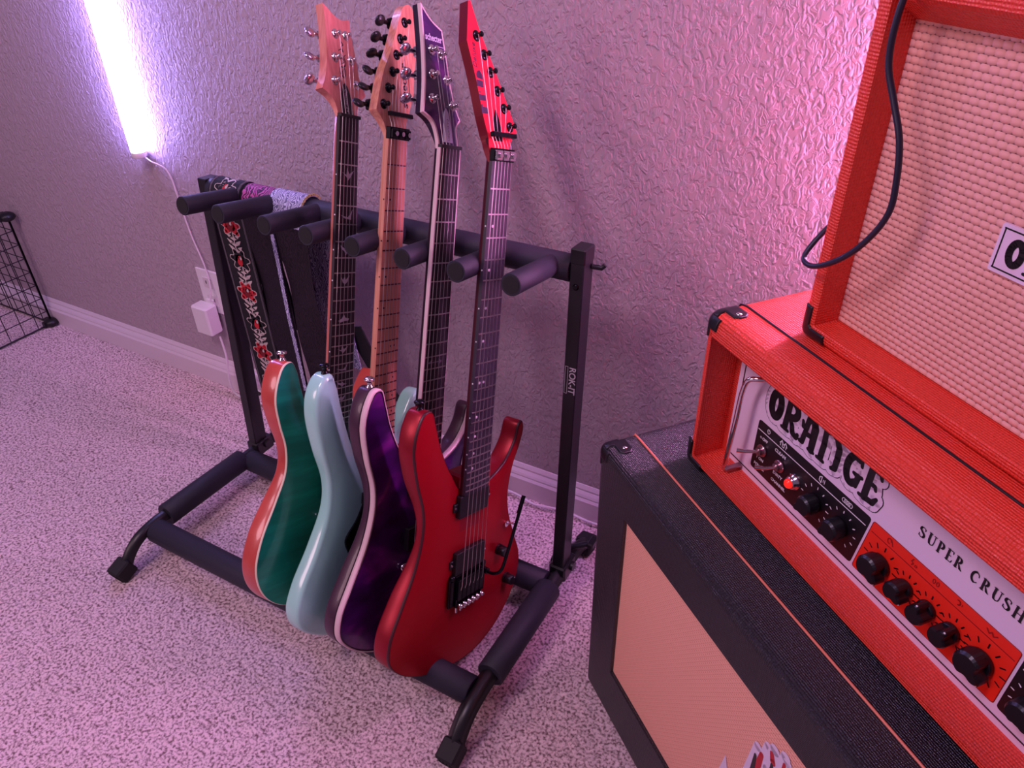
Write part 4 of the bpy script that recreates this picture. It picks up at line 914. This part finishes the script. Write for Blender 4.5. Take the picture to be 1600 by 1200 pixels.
# ORANGE lettering, drawn with swelling strokes
LET = [
 ('letter_o', .0, .40, [([(.20, .5)] , .0)]),
]
def ell(cx_, cy_, rx, ry, a0, a1, n=14): return [(cx_ + rx * math.cos(math.radians(a0 + (a1 - a0) * k / n)), cy_ + ry * math.sin(math.radians(a0 + (a1 - a0) * k / n))) for k in range(n + 1)]
GLY = {
 'o': (.56, [(ell(.27, .5, .165, .34, 0, 360, 22), .115)]),
 'r': (.66, [([(.16, .9), (.15, .5), (.13, .10)], .095), ([(.02, .06), (.26, .06)], .05), (ell(.24, .70, .235, .21, 95, -95), [.07] + [.10] * 13 + [.06]), ([(.24, .46), (.36, .30), (.42, .12), (.56, .08), (.60, .18)], [.06, .08, .09, .08, .055])]),
 'a': (.62, [([(.02, .66), (.06, .52), (.16, .60), (.22, .86), (.34, .93)], [.05, .06, .07, .10, .10]), ([(.34, .93), (.44, .7), (.45, .08)], [.11, .12, .10]), ([(.36, .06), (.54, .06)], .05), ([(.20, .40), (.40, .42)], .075), ([(.20, .75), (.16, .45), (.12, .12), (.04, .10)], [.07, .075, .08, .06])]),
 'n': (.84, [([(.02, .90), (.15, .93), (.18, .5), (.16, .10)], [.05, .08, .09, .09]), ([(.05, .06), (.27, .06)], .05), ([(.20, .86), (.36, .95), (.52, .88), (.64, .68), (.65, .40), (.64, .14), (.54, .08)], [.045, .075, .09, .095, .09, .085, .055])]),
 'g': (.62, [(ell(.30, .5, .19, .36, 55, 325), [.05] + [.10] * 13 + [.07]), ([(.46, .86), (.50, .72)], [.06, .045]), ([(.46, .16), (.48, .42), (.34, .44)], [.07, .085, .05]), ([(.48, .42), (.58, .46)], .05)]),
 'e': (.56, [([(.16, .92), (.15, .5), (.14, .08)], .095), ([(.16, .92), (.40, .90), (.45, .78)], [.08, .07, .045]), ([(.16, .52), (.34, .52), (.38, .44)], [.07, .06, .045]), ([(.14, .08), (.38, .10), (.47, .26)], [.085, .08, .045]), ([(.0, .06), (.2, .06)], .05)])}
def logo(parent, x0, z0, hgt, wsc, f, word='orange', z=.0):
    """letters + white halo + black keyline"""
    sets = []; x = x0
    for ch in word:
        adv, sts = GLY[ch]
        sets.append((ch, [([(x + px * hgt * wsc, z0 + py * hgt) for px, py in pts], [q * hgt * .98 for q in r] if isinstance(r, list) else r * hgt * .98) for pts, r in sts])); x += adv * hgt * wsc
    allp = [s_ for _, ss in sets for s_ in ss]
    kl = mk('logo_keyline', PBK, parent, lambda b: strokes(b, allp, f, z + .0002, 0, .150 * hgt, seg=16))
    mk('logo_halo', PW, parent, lambda b: strokes(b, allp, f, z + .0004, 0, .130 * hgt, seg=16))
    for ch, ss in sets: mk('logo_letter', PBK, parent, lambda b: strokes(b, ss, f, z + .0006, 0, 0, seg=14))
logo(pan, .1515, .6235, .044, .965, pf)
# SUPER CRUSH 100 in a thick-and-thin serif
T_, t_ = .085, .035
SG = {
 'S': (.62, [(ell(.26, .74, .19, .20, 30, 200, 8) + ell(.26, .27, .20, .21, 60, -150, 8), [t_] * 5 + [T_] * 9 + [t_] * 4), ([(.45, .86), (.44, .72)], t_), ([(.06, .30), (.06, .12)], t_)]),
 'U': (.74, [([(.16, .95), (.16, .35), (.22, .12), (.36, .05)], [T_, T_, T_ * .9, t_]), ([(.36, .05), (.52, .14), (.56, .35), (.56, .95)], t_), ([(.04, .96), (.28, .96)], t_), ([(.46, .96), (.66, .96)], t_)]),
 'P': (.64, [([(.16, .95), (.16, .04)], T_), ([(.04, .96), (.3, .96)], t_), ([(.04, .03), (.28, .03)], t_), (ell(.28, .71, .19, .24, 90, -90, 8), [t_, T_ * .7, T_, T_, T_, T_, T_, T_ * .7, t_])]),
 'E': (.62, [([(.16, .95), (.16, .04)], T_), ([(.04, .96), (.48, .96), (.50, .80)], t_), ([(.16, .50), (.38, .50)], t_), ([(.04, .03), (.50, .03), (.54, .22)], t_)]),
 'R': (.72, [([(.16, .95), (.16, .04)], T_), ([(.04, .96), (.3, .96)], t_), ([(.04, .03), (.28, .03)], t_), (ell(.28, .73, .17, .22, 90, -90, 8), [t_, T_ * .7, T_, T_, T_, T_, T_, T_ * .7, t_]), ([(.30, .50), (.50, .12), (.64, .04)], [t_, T_, t_])]),
 'C': (.70, [(ell(.34, .5, .26, .44, 45, 315, 16), [t_] * 3 + [T_] * 11 + [t_] * 3), ([(.52, .84), (.56, .68)], t_)]),
 'H': (.80, [([(.16, .95), (.16, .04)], T_), ([(.60, .95), (.60, .04)], T_), ([(.16, .50), (.6, .50)], t_)] + [([(a, y), (a + .22, y)], t_) for a in (.05, .49) for y in (.96, .03)]),
 '1': (.45, [([(.2, .95), (.2, .04)], T_), ([(.08, .80), (.2, .95)], t_), ([(.08, .03), (.32, .03)], t_)]),
 '0': (.62, [(ell(.28, .5, .2, .45, 0, 360, 18), [T_] * 3 + [t_] * 3 + [T_] * 7 + [t_] * 3 + [T_] * 3)]),
 ' ': (.38, [])}
def serif(parent, s_, x0, z0, h, sp, f):
    x = x0
    for ch in s_:
        adv, ss = SG[ch]
        if ss: mk('lettering', PBK, parent, lambda b: strokes(b, [([(x + px * h, z0 + py * h) for px, py in pts], [q * h for q in r] if isinstance(r, list) else r * h) for pts, r in ss], f, .0005, 0, 0, seg=8))
        x += (adv + sp) * h
serif(pan, 'SUPER CRUSH 100', .3605, .6355, .0125, .10, pf)
PM = Matrix((Vector((1, 0, 0)), Vector((0, 0, 1)), Vector((0, -1, 0)))).transposed()
for s_, x, z, sz in (('OFF', .1575, .5915, .0052), ('ON', .1575, .5635, .0052), ('POWER', .1565, .5530, .0052), ('CLEAN', .184, .5925, .0058), ('DIRTY', .187, .5635, .0055), ('CHANNEL', .1905, .5530, .0052)):
    text_part('panel_lettering', s_, sz, pan, WHITEPL, PM, pf(x, z, .0006), ext=.0001, bold=.00012)
def icons(b):
    L_ = [(ell(.1605, .6065, .0022, .0024, -60, 240, 10), .0004), ([(.1595, .6035), (.1615, .6035)], .0004), ([(.160, .6065), (.1605, .6080), (.161, .6065)], .0003),
          ([(.181, .6030), (.181, .6085), (.184, .6085), (.184, .6030), (.187, .6030), (.187, .6085), (.19, .6085), (.19, .603)], .00045), ([(.1795, .606), (.1825, .6105), (.1855, .606), (.1885, .6105), (.1915, .606)], .0004),
          ([(.243, .604), (.243, .608)], .0005), ([(.243, .604), (.246, .602), (.246, .610), (.243, .608)], .0005), ([(.2485, .6045), (.2485, .6075)], .0004), ([(.2505, .6035), (.2505, .6085)], .0004), (ell(.1505, .5915, .0012, .0012, 0, 360, 8), .0003), ([(.1505, .565), (.1505, .562)], .0004)]
    for q in range(4): L_.append((ell(.2785 + q * .003, .606, .0025, .0026, 0, 360, 10), .0004))
    strokes(b, L_, pf, .0006, seg=6)
mk('panel_icons', WHITEPL, pan, icons)
def icons2(b):
    strokes(b, [(ell(.338, .606, .002, .003, 0, 300, 8), .0005), ([(.340, .609), (.343, .603)], .0005), ([(.366, .6095), (.3645, .606), (.367, .605), (.3655, .6025)], .0006), (ell(.370, .604, .0012, .0012, 0, 360, 6), .0004), (ell(.390, .606, .0013, .0025, 0, 360, 8), .0004), (ell(.394, .606, .0013, .0025, 0, 360, 8), .0004), (ell(.4155, .6065, .002, .0024, 120, -80, 8), .0007), ([(.4195, .6075), (.4195, .6055)], .0004), ([(.444, .607), (.447, .604), (.449, .607), (.451, .604), (.454, .607)], .0006)], pf, .0006, seg=6)
mk('panel_icons', mat('deep_red_print', (150, 16, 14), .5), pan, icons2)
# knobs
def knob(x, z, r, dotang, big, dark):
    kt = mk('knob', BLACKPLAST, pan, lambda b: (b.cyl(pf(x, z, .0005), pf(x, z, .006), r * .86, 24, bev=.0008),))
    def ptr(b):
        poly = []
        ca, sa = math.cos(dotang), math.sin(dotang)
        pr = smooth_loop([(1.12, .0, 0), (.92, .26, 0), (.42, .42, 0), (.1, .86, 0), (-.45, .84, 0), (-.85, .5, 0), (-1.0, 0, 0), (-.85, -.5, 0), (-.45, -.84, 0), (.1, -.86, 0), (.42, -.42, 0), (.92, -.26, 0)], n=3)
        for p in pr: poly.append((x + r * (p.x * ca - p.y * sa), z + r * (p.x * sa + p.y * ca)))
        sm = [(x + (a - x) * .86, z + (c - z) * .86) for a, c in poly]; m = len(poly)
        vs = [pf(a, c, .005) for a, c in poly] + [pf(a, c, .016) for a, c in poly] + [pf(a, c, .0185) for a, c in sm]
        b.add(vs, [(i * m + j, i * m + (j + 1) % m, (i + 1) * m + (j + 1) % m, (i + 1) * m + j) for i in range(2) for j in range(m)] + [tuple(range(2 * m, 3 * m))], 0, False)
    mk('knob_pointer', BLACKPLAST, kt, ptr)
    mk('knob_mark', WHITEPL, kt, lambda b: b.ellip(pf(x + r * 1.0 * math.cos(dotang), z + r * 1.0 * math.sin(dotang), .0165), (.0011, .0011, .0011)))
    mk('knob_scale', PBK if dark else WHITEPL, pan, lambda b: strokes(b, [([(x + r * q * math.cos(a), z + r * q * math.sin(a)) for q in ((1.20, 1.52) if dark else (1.45, 1.65))], .0007 if dark else .0006) for a in [math.radians(-50 + k * 28) for k in range(11)]], pf, .0005, seg=6))
for (x, z, r, an, dk) in ((.2445, .573, .0125, -2.4, False), (.2825, .573, .0128, -2.4, False), (.3375, .5735, .0142, -.7, True), (.3685, .574, .0108, -.5, True), (.3945, .574, .0108, 1.6, True), (.4205, .574, .0108, 1.2, True), (.4515, .5725, .0146, -.6, True), (.5, .5725, .0125, -.6, False), (.545, .5725, .0125, -.6, False)): knob(x, z, r, an, r > .01, dk)
for (x, z, up) in ((.1565, .5765, (-.010, -.012, .012)), (.187, .5775, (-.008, -.016, .016))):
    sw_ = mk('toggle_switch', mat('pink_chrome', (190, 150, 160), .22, .9), pan, lambda b: (b.cyl(pf(x, z, 0), pf(x, z, .003), .0078, 20, bev=.001), b.cyl(pf(x, z, .003), pf(x, z, .007), .0048, 12)))
    mk('switch_lever', CHROME, sw_, lambda b: b.tube([pf(x, z, .005), pf(x + up[0] * .8, z + up[1] * .2, .012 + .004), pf(x + up[0] * 1.5, z - .003, .024)], [.0018, .0023, .003], 10))
lp = mk('indicator_lamp', CHROME, pan, lambda b: b.lathe(pf(.2125, .5755, 0), (0, -1, 0), [(0, .0092), (.003, .0092), (.0035, .0075), (.007, .0075), (.008, .0062)], 20))
mk('lamp_lens', mat('red_jewel', (230, 20, 20), .15, emit=((1, .03, .02), .7)), lp, lambda b: b.ellip(pf(.2125, .5755, .0085), (.0056, .0045, .0056)))
# chrome guard handle in front of the panel
def gh(b):
    pts = [pf(.150, .672, 0), pf(.148, .672, .012), (.1375, .104, .668), (.132, .103, .655), (.1285, .103, .60), (.1235, .103, .53)]
    b.tube(smooth_loop(pts, n=4, closed=False), .0030, 10)
hd = mk('guard_handle', CHROME, head, gh)
mk('handle_bracket', mat('bracket_metal', (170, 130, 140), .3, .8), hd, lambda b: b.box((.1265, .113, .532), (.0035, .011, .0015), bev=.0005))

# ---- orange combo on top
CX0, CX1, CY0, CZ0, CZ1 = .155, .60, .14, .7295, 1.085
comb = thing('combo_amplifier', 'orange combo amplifier with coarse pink woven grille, top of the stack', 'amplifier', TA, RA, (.37, .25, CZ0))
mk('amplifier_shell', ORANGE, comb, lambda b: shell(b, CX0, CX1, CY0, .36, CZ0, CZ1, .008, .0155, .0355, .0135))
mk('speaker_grille', weave_mat('pink_basket_weave', (240, 176, 164), (120, 56, 72), .0086, .0060, 1.5), comb, lambda b: b.box(((CX0 + CX1) / 2, CY0 + .0345, .885), ((CX1 - CX0) / 2 - .0165, .003, .14)))
mk('control_strip_frame', ORANGE, comb, lambda b: b.prism([(CY0 + .0005, 1.043), (CY0 + .004, 1.0395), (CY0 + .034, 1.021), (CY0 + .034, 1.068), (CY0 + .0005, 1.068)], lambda y, z, x: Vector((x, y, z)), CX0 + .0155, CX1 - .0155))
for sz, z in ((1, CZ0), (-1, CZ1)): mk('corner_protector', BLACKPLAST, comb, lambda b: corner(b, CX0, CY0, z, 1, sz, .008, False))
mk('corner_protector', BLACKPLAST, comb, lambda b: b.box((CX0 + .009, CY0 - .001, 1.045), (.006, .002, .0045), bev=.001))
BPY = CY0 + .0315; bf = lambda x, y, z: Vector((x, BPY - z, y))
bd = mk('name_badge', PW, comb, lambda b: b.prism(rpoly([(.304, .861), (.444, .861), (.444, .900), (.304, .900)], .002), bf, -.001, .0025))
mk('badge_border', PBK, bd, lambda b: [b.box(bf(*c_, .0026), h_) for c_, h_ in (((.374, .8965), (.0675, .0001, .0006)), ((.374, .8645), (.0675, .0001, .0006)), ((.3075, .8805), (.0006, .0001, .016)), ((.4405, .8805), (.0006, .0001, .016)))])
xo = .3135
for ch in 'orange':
    adv, ss = GLY[ch]
    mk('badge_letter', PBK, bd, lambda b: strokes(b, [([(xo + px * .026 * 1.2, .8675 + py * .026) for px, py in pts], [q * .026 for q in r] if isinstance(r, list) else r * .026) for pts, r in ss], bf, .0028, 0, 0, seg=10))
    xo += (adv + .04) * .026 * 1.2
# black cable over the combo
cab_pts = [(.205, .142, 1.12), (.196, .131, 1.06), (.194, .127, 1.03), (.197, .127, .997), (.210, .128, .972), (.225, .128, .946), (.233, .128, .915), (.234, .128, .888), (.213, .128, .849), (.187, .126, .823), (.165, .125, .811), (.152, .128, .813), (.148, .150, .835), (.149, .20, .87), (.15, .30, .90), (.17, .375, .86)]
ck = thing('instrument_cable', 'thin black cable hanging in a loop across the left front of the orange combo amplifier', 'cable', TA, RA, (.165, .125, .811))
mk('cable_jacket', mat('black_cable', (30, 26, 48), .4), ck, lambda b: b.tube(smooth_loop(cab_pts, n=6, closed=False), .0027, 10))

# tiny leftovers on the carpet and wall
tag(mk('paper_scrap', WHITEPL, None, lambda b: b.box((-.253, .712, .007), (.003, .002, .001), bev=.0005)), 'tiny white crumb on the carpet beside the black cabinet', 'crumb')

for o in FRAMES:
    if 'base' in o.keys(): del o['base']
